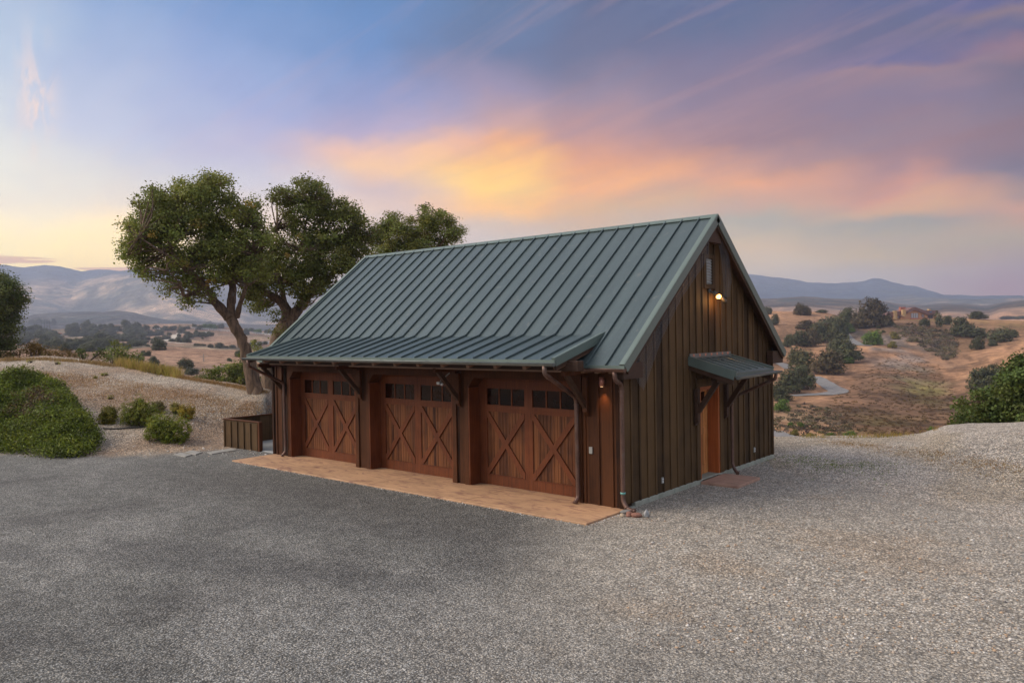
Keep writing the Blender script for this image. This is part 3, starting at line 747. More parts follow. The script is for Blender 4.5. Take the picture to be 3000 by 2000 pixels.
dr = MB(); dr.box(XA1+.02, Lx+OG, YE-.016, YE-.002, ZE-.085, ZE+.004); dr.cut(); dr.box(-OG, XA0-.02, YE-.016, YE-.002, ZE-.085, ZE+.004); dr.cut()
dr.box(-OG, Lx+OG, Wy-YE+.002, Wy-YE+.016, ZE-.09, ZE); dr.pieces('eave_trim', m_roof2, roof)
sf = MB(); sf.box(.0, Lx, YE+.01, -.04, ZE-.06, ZE-.04); sf.cut(); sf.box(0, Lx, Wy, Wy-YE-.01, ZE-.06, ZE-.04)
rb = MB()
for i in range(3): rb.box(11.42+.33*i, 11.50+.33*i, YE+.02, 0, ZE-.16, ZE-.062); rb.cut()
rb.pieces('rafter', m_tail, roof, .004)
sf.cut(); sf.pieces('soffit', m_beam, roof)
# low front roof over the doors
aw = MB(); na = slope(aw, YA, ZA, YB, ZB, XA0, XA1, .028)
for x in seams:
    if XA0+.05 < x < XA1-.05: aw.beam((x, YA+.012, ZA), (x, YB, ZB+.004), .026, .042, na)
awn = aw.build('awning', m_roof, G, .003)
at_ = MB(); at_.box(XA0, XA1, YA-.016, YA-.002, ZA-.075, ZA+.004); at_.cut()
for x, s in ((XA0, -1), (XA1, 1)):
    at_.beam((x+s*.006, YA-.01, ZA), (x+s*.006, YB+.12, ZB+.033), .018, .165, na, .74)
    at_.beam((x-s*.035, YA-.01, ZA), (x-s*.035, YB, ZB), .075, .045, na); at_.cut()
at_.pieces('awning_trim', m_roof2, awn)
ad = MB(); ad.box(XA0+.02, XA1-.02, YA+.03, .0, 2.985, 2.99) if False else None
ad.beam((6.09, YA+.03, ZA-.05), (6.09, -.0, ZA-.05+(0-YA-.03)*(ZB-ZA)/(YB-YA)), XA1-XA0-.06, .02, na)
for x in (XA0+.05, XA1-.03):
    ad.cut(); ad.beam((x, YA+.02, ZA-.045), (x, .3, ZB-.085), .045, .15, na, 1.)
ad.pieces('awning_board', m_beam, awn)
ra = MB()
xr = 1.36
while xr < 11.4:
    ra.beam((xr, YA+.09, ZA-.055), (xr, -.02, ZA-.055+(-.02-YA-.09)*(ZB-ZA)/(YB-YA)), .085, .15, na, 1.); ra.cut(); xr += .772
ra.pieces('rafter', m_tail, awn, .004)
pu = MB(); pu.box(.78, 11.72, -.82, -.62, 2.775, 2.975); pl_ = pu.build('purlin', m_beam, G, .008)
ps = MB(); ps.box(1.2, 4.30, -.85, -.822, 2.752, 2.785); ps.cut(); ps.box(4.74, 11.34, -.85, -.822, 2.752, 2.785); ps.pieces('lit_edge', m_tail, pl_)  # added strips; their pale colour imitates light on the purlin's lower edge
for x in (.63, 4.21, 7.80, 11.38):
    br = MB(); br.box(x-.055, x+.055, -.13, -.047, 1.92, 2.62)
    br.prism([(-.047, 1.92), (-.13, 1.92), (-.047, 1.83)], 0, x-.055, x+.055)
    br.box(x-.045, x+.045, -.86, -.05, 2.675, 2.772)
    bo = br.build('bracket', m_case, G, .008)
    kb = MB(); kb.beam((x, -.10, 2.02), (x, -.73, 2.69), .085, .105, (0, 0, 1), .5); kb.build('knee_brace', m_beam, bo, .006)
# gutters and downspouts
def pipe(path, rr=.042, name='downspout', mat=m_copper, seg=12):
    # rounded corners
    P = [np.array(q, float) for q in path]; out = [P[0]]
    for i in range(1, len(P)-1):
        a, b, c = P[i-1], P[i], P[i+1]; k = min(.11, .4*np.linalg.norm(a-b), .4*np.linalg.norm(c-b))
        p1 = b+(a-b)/np.linalg.norm(a-b)*k; p2 = b+(c-b)/np.linalg.norm(c-b)*k
        for t in np.linspace(0, 1, 5): out.append((1-t)**2*p1+2*t*(1-t)*b+t*t*p2)
    out.append(P[-1]); mb = MB(); mb.tube(out, rr, seg)
    for i in range(1, len(P)-1):
        d = (P[i+1]-P[i])/np.linalg.norm(P[i+1]-P[i]); mb.tube([P[i]+d*.13, P[i]+d*.16], rr+.006, seg)
    return mb.build(name, mat, G, smooth=True)
gm = MB(); gm.gutter((XA0-.06, YA-.075, ZA-.055), (XA1+.03, YA-.075, ZA-.062), .062)
for i in range(14): x = 1.1+.77*i; gm.box(x-.012, x+.012, YA-.14, YA-.012, ZA-.062, ZA-.052)
gm.build('gutter', m_zinc, G, smooth=True)
g2 = MB(); g2.gutter((XA1+.04, YE-.075, ZE-.06), (Lx+OG+.05, YE-.075, ZE-.065), .062); g2.build('gutter', m_copper, G, smooth=True)
pipe([(.86, YA-.07, ZA-.10), (.86, YA-.06, ZA-.28), (.74, -.10, 2.18), (.74, -.085, .16), (.73, -.20, .06)])
pipe([(11.28, YA-.07, ZA-.10), (11.28, YA-.06, ZA-.27), (11.175, -.12, 2.20), (11.175, -.10, .16), (11.17, -.20, .06)], .046)
pipe([(12.27, YE-.07, ZE-.10), (12.27, YE-.05, ZE-.27), (12.235, -.085, 2.50), (12.235, -.085, .20), (12.36, -.12, .07), (12.52, -.10, .05)], .045)
# corner rain-water pipe foot gets green collar
cl = MB(); cl.tube([(12.235, -.085, .345), (12.235, -.085, .385)], .053, 12); cl.build('pipe_collar', plain('verdigris', (.14, .34, .30), .5, .3, 30, .3, 0), G, smooth=True)

# garage doors
def garage_door(cx, i):
    x0, x1 = cx-1.515, cx+1.515; yf = .33; zt_ = 2.50; zb_ = .03
    leaf = [(x0, cx-.0), (cx+.0, x1)]
    f = MB()
    stl = [(x0, cx-1.24), (cx-.115, cx+.115), (cx+1.26, x1)]
    spans = [(cx-1.24, cx-.115), (cx+.115, cx+1.26)]
    for a, b in stl: f.box(a, b, yf, yf+.05, zb_, zt_)
    for a, b in spans:
        f.box(a, b, yf+.001, yf+.05, 2.275, zt_); f.box(a, b, yf+.001, yf+.05, 1.73, 1.885); f.box(a, b, yf-.006, yf+.05, 1.785, 1.80)
        f.box(a, b, yf+.001, yf+.05, zb_, .265); f.box(a, b, yf-.012, yf+.02, .262, .275)
        wv = (b-a)/3
        for q in (1, 2): f.box(a+wv*q-.017, a+wv*q+.017, yf+.006, yf+.04, 1.885, 2.275)
        f.box(a, b, yf+.012, yf+.04, 2.262, 2.275)
    f.box(cx-.004, cx+.004, yf-.002, yf, zb_, zt_)
    d = f.build('garage_door', m_door, G, .004)
    for a, b in spans:
        p = MB(); x = a; n = int(round((b-a)/.0975)); wd = (b-a)/n
        for q in range(n): p.box(a+wd*q+.003, a+wd*(q+1)-.003, yf+.022+random.uniform(-.0015, .0015), yf+.035, .265, 1.73)
        p.box(a, b, yf+.033, yf+.045, .265, 1.73)
        p.build('plank_panel', m_plank, d, .002)
        xb = MB(); xb_dummy = 0
        for (xa, za), (xc, zc), lift in (((a+.0, .30), (b-.0, 1.70), 0.), ((a, 1.70), (b, .30), .0015)):
            P0 = np.array((xa, za)); P1 = np.array((xc, zc)); dd = (P1-P0)/np.linalg.norm(P1-P0); nn = np.array((-dd[1], dd[0]))*.062
            # clip the bar to the panel opening with a hexagon
            L = lambda t, s: P0+dd*t+nn*s
            poly = []
            up = zc > za
            zlo, zhi = .275, 1.728
            tl = np.linalg.norm(P1-P0)
            sgx = 1 if xc > xa else -1
            def on(xv, s):  t = (xv-P0[0]-nn[0]*s)/dd[0]; return L(t, s)
            def onz(zv, s): t = (zv-P0[1]-nn[1]*s)/dd[1]; return L(t, s)
            z_s, z_e = (zlo, zhi) if up else (zhi, zlo)
            # side +1 (left of travel) and side -1
            if up: poly = [(a, zlo), tuple(onz(zlo, -1)), tuple(on(b, -1)), (b, zhi), tuple(onz(zhi, 1)), tuple(on(a, 1))]
            else:  poly = [(a, zhi), tuple(on(a, -1)), tuple(onz(zlo, -1)), (b, zlo), tuple(on(b, 1)), tuple(onz(zhi, 1))]
            xb.prism(poly, 1, yf-.010-lift, yf+.022)
        xb.build('cross_brace', m_doorh, d, .003)
        wn = MB(); wn.box(a+.004, b-.004, yf+.022, yf+.027, 1.888, 2.268); wn.build('window_glass', m_glass, d)
    bk = MB(); bk.box(x0, x1, yf+.051, yf+.06, 0.03, 1.80); bk.build('door_back', m_doorh, d)
for i, cx in enumerate((2.375, 5.965, 9.555)): garage_door(cx, i)
# lamp, switch, outlets
lm = MB(); lm.tube([(11.785, -.095, 2.44), (11.785, -.095, 2.63)], .052, 16); lm.box(11.765, 11.805, -.06, 0, 2.50, 2.58)
lo = lm.build('wall_lamp', m_brightcop, G, smooth=True)
lb = MB(); lb.tube([(11.785, -.095, 2.436), (11.785, -.095, 2.444)], .03, 12); lb.build('lamp_bulb', emis('warm_lamp', (1, .62, .3), 3.), lo)
L_ = bpy.data.lights.new('lamp_light', 'SPOT'); L_.energy = 10; L_.color = (1, .55, .25); L_.spot_size = rad(75); L_.spot_blend = .8; L_.shadow_soft_size = .03
lo_ = bpy.data.objects.new('lamp_light', L_); COL.objects.link(lo_); lo_.parent = G
lo_.location = (11.785-Lx/2, -.11-Wy/2, 2.425); lo_.rotation_euler = (rad(4), 0, 0)
sw = MB(); sw.box(11.41, 11.49, -.038, 0, 1.06, 1.20); sw.build('switch_box', m_plate, G, .006)
for y, z in ((1.52, .36), (6.40, .385)):
    ob = MB(); ob.box(Lx, Lx+.03, y-.038, y+.038, z-.065, z+.065); oo = ob.build('electrical_outlet', m_plate, G, .006)
    oc = MB()
    for dz in (-.028, .028): oc.tube([(Lx+.028, y, z+dz), (Lx+.036, y, z+dz)], .018, 10); oc.cut()
    oc.pieces('socket', m_white, oo)
# camera box under the front roof beside the third door
sc = MB(); sc.box(7.42, 7.52, -.42, -.30, 2.36, 2.43); sc.beam((7.50, -.36, 2.43), (7.66, -.2, 2.62), .03, .03, (0, 0, 1)); so = sc.build('security_light', m_plate, G, .008)
sb = MB(); sb.tube([(7.53, -.36, 2.37), (7.56, -.36, 2.36)], .03, 10); sb.build('lens', m_white, so)
# vent
v = MB()
for a, b, c_0, d_0 in ((3.57, 3.69, 4.50, 5.30), (4.01, 4.13, 4.50, 5.30), (3.69, 4.01, 4.50, 4.60), (3.69, 4.01, 5.20, 5.30)): v.box(Lx, Lx+.045, a, b, c_0, d_0)
vo = v.build('gable_vent', m_gable, G, .004)
lv = MB()
for i in range(9): z = 4.62+i*.066; lv.beam((Lx+.012, 3.69, z), (Lx+.012, 4.01, z), .055, .012, (-.7, 0, .72))
lv.box(Lx+.001, Lx+.004, 3.69, 4.01, 4.6, 5.2); lv.build('louvre', m_vent, vo)
# flood light
m_lampbody = plain('lamp_body', (.06, .055, .05), .5, 0, 20, .2, 0)
fl = MB(); fl.tube([(Lx, 3.86, 4.44), (Lx+.05, 3.86, 4.44)], .055, 14); fl.tube([(Lx+.05, 3.86, 4.44), (Lx+.13, 3.90, 4.36)], .02, 8)
fl.tube([(Lx+.12, 3.92, 4.36), (Lx+.17, 4.20, 4.30)], .03, 10); fl.tube([(Lx+.16, 4.18, 4.31), (Lx+.20, 4.32, 4.20)], [.035, .06], 12)
fl.tube([(Lx+.10, 3.90, 4.42), (Lx+.155, 3.96, 4.365)], [.035, .055], 14)
fo = fl.build('flood_light', m_lampbody, G, smooth=True)
bl = MB()
for q_ in range(1): bl.tube([(Lx+.17, 3.985, 4.345), (Lx+.175, 3.99, 4.335), (Lx+.19, 4.0, 4.31), (Lx+.205, 4.01, 4.28), (Lx+.21, 4.015, 4.262)], [.02, .05, .062, .05, .015], 16)
bl.build('bulb', m_bulb, fo, smooth=True)
P_ = bpy.data.lights.new('flood_glow', 'POINT'); P_.energy = 5.0; P_.color = (1, .5, .16); P_.shadow_soft_size = .05
po = bpy.data.objects.new('flood_glow', P_); COL.objects.link(po); po.parent = G; po.location = (Lx+.24-Lx/2, 4.03-Wy/2, 4.20)
# entry door in the gable wall
e = MB(); xd_ = Lx-.25
e.box(xd_-.04, xd_, 3.36, 3.47, .06, 2.14); e.box(xd_-.04, xd_, 4.13, 4.26, .06, 2.14)
e.box(xd_-.04, xd_-.001, 3.47, 4.13, .06, .33); e.box(xd_-.04, xd_-.001, 3.47, 4.13, 1.05, 1.2); e.box(xd_-.04, xd_-.001, 3.47, 4.13, 1.72, 1.84); e.box(xd_-.04, xd_-.001, 3.47, 4.13, 2.06, 2.14)
for y in (3.69, 3.91): e.box(xd_-.036, xd_-.006, y-.014, y+.014, 1.84, 2.06)
e.box(xd_-.04, xd_-.016, 3.47, 4.13, .33, 1.05); e.box(xd_-.04, xd_-.016, 3.47, 4.13, 1.2, 1.72)
for y in np.arange(3.53, 4.13, .07): e.box(xd_-.017, xd_-.012, y, y+.055, .33, 1.05)
for y in np.arange(3.49, 4.10, .21): e.box(xd_-.017, xd_-.008, y, y+.18, 1.22, 1.70)
eo = e.build('entry_door', m_entry, G, .003)
eg = MB(); eg.box(xd_-.026, xd_-.02, 3.47, 4.13, 1.84, 2.06); eg.build('window_glass', m_glass, eo)
ek = MB(); ek.tube([(xd_, 3.44, 1.02), (xd_+.05, 3.44, 1.02)], .012, 8); ek.tube([(xd_+.05, 3.44, 1.02), (xd_+.05, 3.53, 1.02)], .012, 8); ek.build('handle', m_black, eo)
ej = MB(); ej.box(xd_-.04, Lx+.02, 4.26, 4.34, .06, 2.22); ej.box(xd_-.04, Lx+.02, 3.29, 3.36, .06, 2.22); ej.box(xd_-.04, Lx+.02, 3.36, 4.26, 2.14, 2.22)
ej.build('door_jamb', wood('cedar_jamb', (.22, .05, .012), (.44, .12, .030), .5, None, 0, True, .4), eo, .003)
es = MB(); es.box(xd_-.06, Lx+.03, 3.36, 4.26, .03, .075); es.build('threshold', m_black, eo)
ec = MB(); ec.box(Lx, Lx+.04, 3.12, 3.29, .1, 2.42); ec.box(Lx, Lx+.04, 4.34, 4.53, .1, 2.42); ec.box(Lx, Lx+.042, 3.29, 4.34, 2.22, 2.42); ec.build('casing', m_gable, eo, .004)
wi = MB(); wi.box(.4, Lx-.1, 7.2, 7.4, 0, 2.8); wi.box(.3, Lx-.3, .5, 7.3, .0, .02); wi.build('interior', m_black, G)
# canopy above it
XC = 13.30; y0c, y1c = 2.80, 4.95; zc0, zc1 = 2.90, 2.585
cn = MB(); P = [np.array(q) for q in ((Lx+.0, y0c, zc0), (XC, y0c, zc1), (XC, y1c, zc1), (Lx, y1c, zc0))]
ncp = np.array((zc0-zc1, 0, XC-Lx)); ncp /= np.linalg.norm(ncp)
cn.add(P+[p-ncp*.025 for p in P], [(0,1,2,3),(7,6,5,4),(0,4,5,1),(1,5,6,2),(2,6,7,3),(3,7,4,0)])
for y in (3.20, 3.56, 3.92, 4.28, 4.64): cn.beam((Lx+.08, y, zc0-.02), (XC-.10, y, zc1+.026), .045, .038, ncp)
canopy = cn.build('entry_canopy', metal_paint('sky_sheen_green_metal', (.17, .195, .185), .30, .35, .14), G, .003)  # roof green lightened; sky reflection is put into the base colour
ct = MB()
for y, s in ((y0c, -1), (y1c, 1)):
    ct.beam((Lx, y+s*.006, zc0), (XC+.01, y+s*.006, zc1), .016, .20, ncp, .75); ct.beam((Lx+.01, y-s*.03, zc0), (XC+.01, y-s*.03, zc1), .05, .05, ncp); ct.cut()
ct.box(XC-.002, XC+.014, y0c, y1c, zc1-.085, zc1+.004); ct.pieces('canopy_trim', m_roof2, canopy)
cf = MB(); cf.box(Lx+.029, Lx+.045, y0c, y1c, zc0-.01, zc0+.10); cf.beam((Lx+.03, (y0c+y1c)/2, zc0+.012), (Lx+.13, (y0c+y1c)/2, zc0-.012), y1c-y0c, .018, (0, 0, 1)); cfo = cf.build('flashing', m_zinc, canopy)
cc = MB()
for i in range(7): y = 2.95+i*.30; cc.box(Lx+.044, Lx+.049, y, y+.07, zc0+.035, zc0+.09); cc.cut()
cc.pieces('copper_clip', plain('bright_copper', (.55, .20, .12), .4, .3, 9, .2, 0), canopy)
cw = MB(); cw.beam((Lx+.03, y0c+.03, zc0-.13), (XC-.03, y0c+.03, zc1-.13), .05, .13, ncp, 1.); cw.beam((Lx+.03, y1c-.03, zc0-.13), (XC-.03, y1c-.03, zc1-.13), .05, .13, ncp, 1.)
cw.beam((Lx+.03, (y0c+y1c)/2, zc0-.06), (XC-.05, (y0c+y1c)/2, zc1-.06), y1c-y0c-.08, .02, ncp)
cw.box(12.68, 12.82, 2.93, 4.78, 2.36, 2.52); cw.build('canopy_beam', m_beam, canopy, .006)
for y in (3.06, 4.60):
    cb = MB(); cb.box(Lx+.03, Lx+.12, y-.06, y+.06, 1.45, 2.20); cb.prism([(Lx+.03, 1.45), (Lx+.12, 1.45), (Lx+.03, 1.36)], 1, y-.06, y+.06); co_ = cb.build('canopy_bracket', m_beam, G, .006)
    ck = MB(); ck.beam((Lx+.10, y, 1.68), (12.78, y, 2.38), .10, .11, (0, 0, 1), .5); ck.build('knee_brace', m_beam, co_, .006)
cg = MB(); cg.gutter((XC+.075, y0c-.02, zc1-.07), (XC+.075, y1c+.22, zc1-.05), .062); cg.build('gutter', m_zinc, G, smooth=True)
pipe([(XC+.07, 4.95, zc1-.11), (XC+.05, 4.95, zc1-.24), (Lx+.09, 4.87, 1.86), (Lx+.09, 4.87, .24), (Lx+.18, 4.80, .12), (Lx+.28, 4.72, .06)], .04)
# bird netting: fine diagonal mesh hung under the gable
def netmat():
    m = bpy.data.materials.new('bird_net'); m.use_nodes = True; g = NT(m.node_tree); p = m.node_tree.nodes['Principled BSDF']
    co = g.sep(objc(g)); a = g.m('ADD', co[1], co[2]); b = g.m('SUBTRACT', co[1], co[2])
    def ln(v): return g.m('LESS_THAN', g.m('FRACT', g.m('MULTIPLY', v, 33.)), .13)
    f = g.m('MAXIMUM', ln(a), ln(b)); p.inputs['Base Color'].default_value = (.09, .10, .12, 1); p.inputs['Roughness'].default_value = .5
    t = g.node('ShaderNodeBsdfTransparent'); mx = g.node('ShaderNodeMixShader'); g.put(mx.inputs[0], f); g.put(mx.inputs[1], t.outputs[0]); g.put(mx.inputs[2], p.outputs[0])
    g.put(m.node_tree.nodes['Material Output'].inputs[0], mx.outputs[0]); return m
def net():
    vs = []; fs = []
    def strip(A, B, n, fold, ph):
        base = len(vs); A = np.array(A, float); B = np.array(B, float)
        segs = 14
        for i in range(n+1):
            t = i/n; j = t*(len(A)-1); k = min(int(j), len(A)-2); q = j-k; a = A[k]*(1-q)+A[k+1]*q; b = B[k]*(1-q)+B[k+1]*q
            for s in range(segs+1):
                u = s/segs; p = a*(1-u)+b*u; p = p+np.array((fold*math.sin(u*19+t*3+ph)*(.4+t), 0, 0)); vs.append(tuple(p))
        for i in range(n):
            for s in range(segs): o = base+i*(segs+1)+s; fs.append((o, o+1, o+segs+2, o+segs+1))
    x = Lx+.14
    strip([(x, 3.95, 5.9), (x+.02, 4.18, 5.3), (x+.03, 4.30, 4.7), (x, 4.40, 4.3)], [(x+.06, 4.05, 5.9), (x+.06, 4.55, 5.3), (x+.05, 4.70, 4.7), (x+.02, 4.62, 4.3)], 18, .02, 0)
    strip([(x+.05, 3.55, 5.75), (x+.05, 2.1, 4.55), (x+.06, .9, 3.6), (x+.05, -.1, 2.85)], [(x, 3.62, 5.2), (x-.05, 2.35, 4.25), (x-.06, 1.5, 3.4), (x-.06, .7, 2.3)], 24, .015, 1.)
    me = bpy.data.meshes.new('bird_netting'); off = LOC[G]; me.from_pydata([tuple(np.array(v)-off) for v in vs], [], fs); me.materials.append(netmat())
    link('bird_netting', me, G)
net()

# aprons, steps, paving
sl = MB()
xs = [.04, 3.0, 6.1, 9.1, 12.26]
for a, b in zip(xs[:-1], xs[1:]): sl.box(a+.004, b-.004, -1.385, -.0, -.2, .035)
sl.box(.9, 11.2, .0, .42, -.2, .028)
tag(sl.build('apron', m_slab, None, .008), kind='structure')
st_ = MB(); st_.box(12.235, 13.13, 3.26, 4.52, -.12, .062)
tag(st_.build('concrete_step', m_step, None, .012, loc=(12.7, 3.9, 0)), 'reddish brown concrete step slab below the entry door', 'step')
pd = MB(); pd.box(-2.86, -.02, .16, 6.0, -.15, .03); tag(pd.build('pad', m_grey, None, .01), kind='structure')
for i, (pts, lab) in enumerate((([(1330,1445),(1420,1462),(1475,1446),(1390,1432)], 'small pale flat paver lying at the driveway edge, leftmost of the three'),
                   ([(1418,1428),(1500,1444),(1550,1428),(1470,1414)], 'pinkish flat paver half buried in stones between the two other pavers'),
                   ([(1582,1428),(1620,1442),(1815,1410),(1770,1398)], 'long pale concrete paver beside the low wooden enclosure'))):
    q = [hit(x/3.334, 611.5+y/3.334)[0] for x, y in pts]; mb = MB(); z = max(p[2] for p in q)+.03
    mb.add([(p[0], p[1], z) for p in q]+[(p[0], p[1], z-.12) for p in q], [(3,2,1,0),(4,5,6,7),(0,1,5,4),(1,2,6,5),(2,3,7,6),(3,0,4,7)])
    tag(mb.build('paving_stone', m_pave, None, .006, loc=(q[0][0], q[0][1], 0)), lab, 'paver')

# low wooden enclosure
EN = root('wood_enclosure', (-2.0, 1., 0), 'low brown board and batten enclosure wall left of the garage', 'low wall')
def panel(p0, p1, h, name):
    p0 = np.array(p0, float); p1 = np.array(p1, float); mb = MB(); mb.beam(p0, p1, .07, h, (0, 0, 1), 0.)
    L = np.linalg.norm(p1-p0); d = (p1-p0)/L; n = np.array((d[1], -d[0], 0))
    k = int(L/.325)
    for i in range(k+1):
        q = p0+d*(.05+i*(L-.1)/k); mb.beam(q+n*.047+(0, 0, .02), q+n*.047+(0, 0, h-.03), .05, .025, tuple(n))
    o = mb.build(name, m_gable, EN, .004)
    cp = MB(); cp.beam(p0-d*.04+(0, 0, h), p1+d*.04+(0, 0, h), .13, .035, (0, 0, 1), 0.); cp.build('cap_board', m_case, o, .006)
panel((-2.92, .09, -.02), (-1.0, .15, -.02), .90, 'front_panel')
panel((-2.92, 6.2, -.02), (-2.92, .16, -.02), .90, 'side_panel')
pb = MB(); pb.box(-1.0, -.90, .08, .20, -.02, .90); pb.build('end_post', m_case, EN, .008)

# rocks at the corner pipe
def rock(p, s, mat, lab, seed):
    r_ = np.random.default_rng(seed); import bmesh
    bm = bmesh.new(); bmesh.ops.create_icosphere(bm, subdivisions=1 if 'quartz' in lab else 3, radius=1.)
    ph = r_.uniform(0, 6, 6)
    for v_ in bm.verts:
        c = v_.co; k = 1+.13*math.sin(2.3*c.x+ph[0])*math.sin(2.7*c.y+ph[1])+.10*math.sin(4.1*c.z+ph[2]+c.x*2)+.05*math.sin(9*c.x+ph[3])*math.sin(8*c.y+ph[4])
        v_.co = Vector((c.x*s[0]*k, c.y*s[1]*k, c.z*s[2]*k))
    me = bpy.data.meshes.new('rock'); bm.to_mesh(me); bm.free(); me.materials.append(mat)
    for f in me.polygons: f.use_smooth = 'quartz' not in lab
    o = bpy.data.objects.new('rock', me); COL.objects.link(o); o.location = p; o.rotation_euler = (0, 0, seed)
    LOC[o] = np.array(p); return tag(o, lab, 'rock', 'rocks at the corner downspout')
m_rk1 = plain('red_rock', (.24, .11, .075), .8, 0, 14, .3, .4); m_rk2 = plain('white_rock', (.28, .275, .27), .75, 0, 9, .25, .4)
m_rk3 = plain('grey_rock', (.17, .16, .15), .8, 0, 12, .3, .4); m_rk4 = plain('buff_rock', (.42, .32, .22), .8, 0, 12, .25, .4)
rock((12.66, -.30, .035), (.10, .075, .055), m_rk1, 'rounded red-brown rock, right of the two red rocks under the corner downspout', 1)
rock((12.50, -.30, .03), (.10, .07, .05), m_rk1, 'red-brown rock between the small buff stone and the other red rock', 2)
rock((12.80, -.16, .05), (.075, .065, .085), m_rk2, 'angular white quartz rock at the foot of the corner downspout', 5)
rock((12.36, -.17, .03), (.11, .07, .05), m_rk3, 'flat grey rock against the garage corner', 4)
rock((12.42, -.42, .02), (.045, .04, .04), m_rk4, 'small buff stone, leftmost at the corner downspout', 9)
# ------------------------------------------------------------------ PLANTS_START
def quads(P, N, size, elong=1.5, jit=.6):
    """leaf-sized faces at points P, turned roughly along N"""
    n = len(P); N = N+rng.normal(0, jit, (n, 3)); N /= np.linalg.norm(N, axis=1, keepdims=True)+1e-9
    T = np.cross(N, rng.normal(0, 1, (n, 3))); T /= np.linalg.norm(T, axis=1, keepdims=True)+1e-9; B = np.cross(N, T)
    s = size*rng.uniform(.6, 1.3, (n, 1)); a = T*s*elong*.5; b = B*s*.5
    V = np.stack([P-a*.9-b*.35, P+a*.1-b, P+a, P+a*.1+b], 1).reshape(-1, 3)
    return V, np.arange(4*n).reshape(-1, 4)
def crown_pts(blobs, dens, clump, per, shell=.5, flat=1.):
    """blobs: (centre, radius); clumps of leaves scattered through each blob, thicker near its skin"""
    P = []; N = []; Tn = []
    for c, r in blobs:
        r = np.array(r if hasattr(r, '__len__') else (r, r, r*.9), float)
        k = max(3, int(dens*r[0]*r[1])); d = rng.normal(0, 1, (k, 3)); d /= np.linalg.norm(d, axis=1, keepdims=True)
        cc = np.array(c)+d*r*rng.uniform(shell, 1.02, (k, 1)); sz = clump*rng.uniform(.45, 1.5, k); tt = rng.uniform(.6, 1.45, k)
        yy = rng.uniform(0, 1, k)
        for i in range(k):
            m = int(per*(sz[i]/clump)**1.6)+2
            q = cc[i]+np.clip(rng.normal(0, 1, (m, 3)), -1.7, 1.7)*sz[i]*np.array((.55, .55, .40)); P.append(q)
            N.append(np.tile(d[i]+np.array((0, 0, .5)), (m, 1)))
            v = tt[i]*rng.uniform(.75, 1.25, (m, 1)); Tn.append(np.hstack([v*(1+.35*yy[i]), v, v*(1-.15*yy[i])]))
    return np.vstack(P), np.vstack(N), np.vstack(Tn)
def leaves(name, blobs, mat, parent, dens, clump, per, size, shell=.5, tint=(1, 1, 1), jit=.6, elong=1.5, dead=None):
    P, N, T = crown_pts(blobs, dens, clump, per, shell)
    if dead:            # a few patches of dry brown leaves
        P2, N2, T2 = crown_pts(dead, 45, .16, 16, .1); P = np.vstack([P, P2]); N = np.vstack([N, N2]); T = np.vstack([T, T2*np.array((2.0, 1.35, 1.7))])
    V, F = quads(P, N, size, elong, jit)
    off = LOC[parent] if parent is not None else 0
    me = fast_mesh(name, V-off, F, mat, False, np.repeat(T*np.array(tint), 4, axis=0)); return link(name, me, parent)
def limbs(name, L, mat, parent, seg=10, rough=.12):
    mb = MB()
    for path, rr in L:
        P = [np.array(p, float) for p in path]; t = np.linspace(0, len(P)-1, (len(P)-1)*5+1); Q = []; R_ = []
        for u in t:
            i = min(int(u), len(P)-2); f = u-i; p0 = P[max(i-1, 0)]; p3 = P[min(i+2, len(P)-1)]
            q = .5*((2*P[i])+(-p0+P[i+1])*f+(2*p0-5*P[i]+4*P[i+1]-p3)*f*f+(-p0+3*P[i]-3*P[i+1]+p3)*f**3)
            r = rr[i]*(1-f)+rr[i+1]*f; Q.append(q+np.array([random.uniform(-1, 1) for _ in range(3)])*r*rough); R_.append(r*random.uniform(.93, 1.08))
        b = len(mb.v); mb.tube(Q, R_, seg)
        for k in range(b, len(mb.v)):                       # knobbly skin
            v = np.array(mb.v[k]); i = min((k-b)//seg, len(Q)-1); d = v-Q[i]; a = (k-b) % seg
            mb.v[k] = tuple(Q[i]+d*(1+.15*math.sin(a*2.1+i*.6)+.09*math.sin(a*4.3+i*1.3)+.07*math.sin(i*2.1)))
    return mb.build(name, mat, parent, smooth=True)

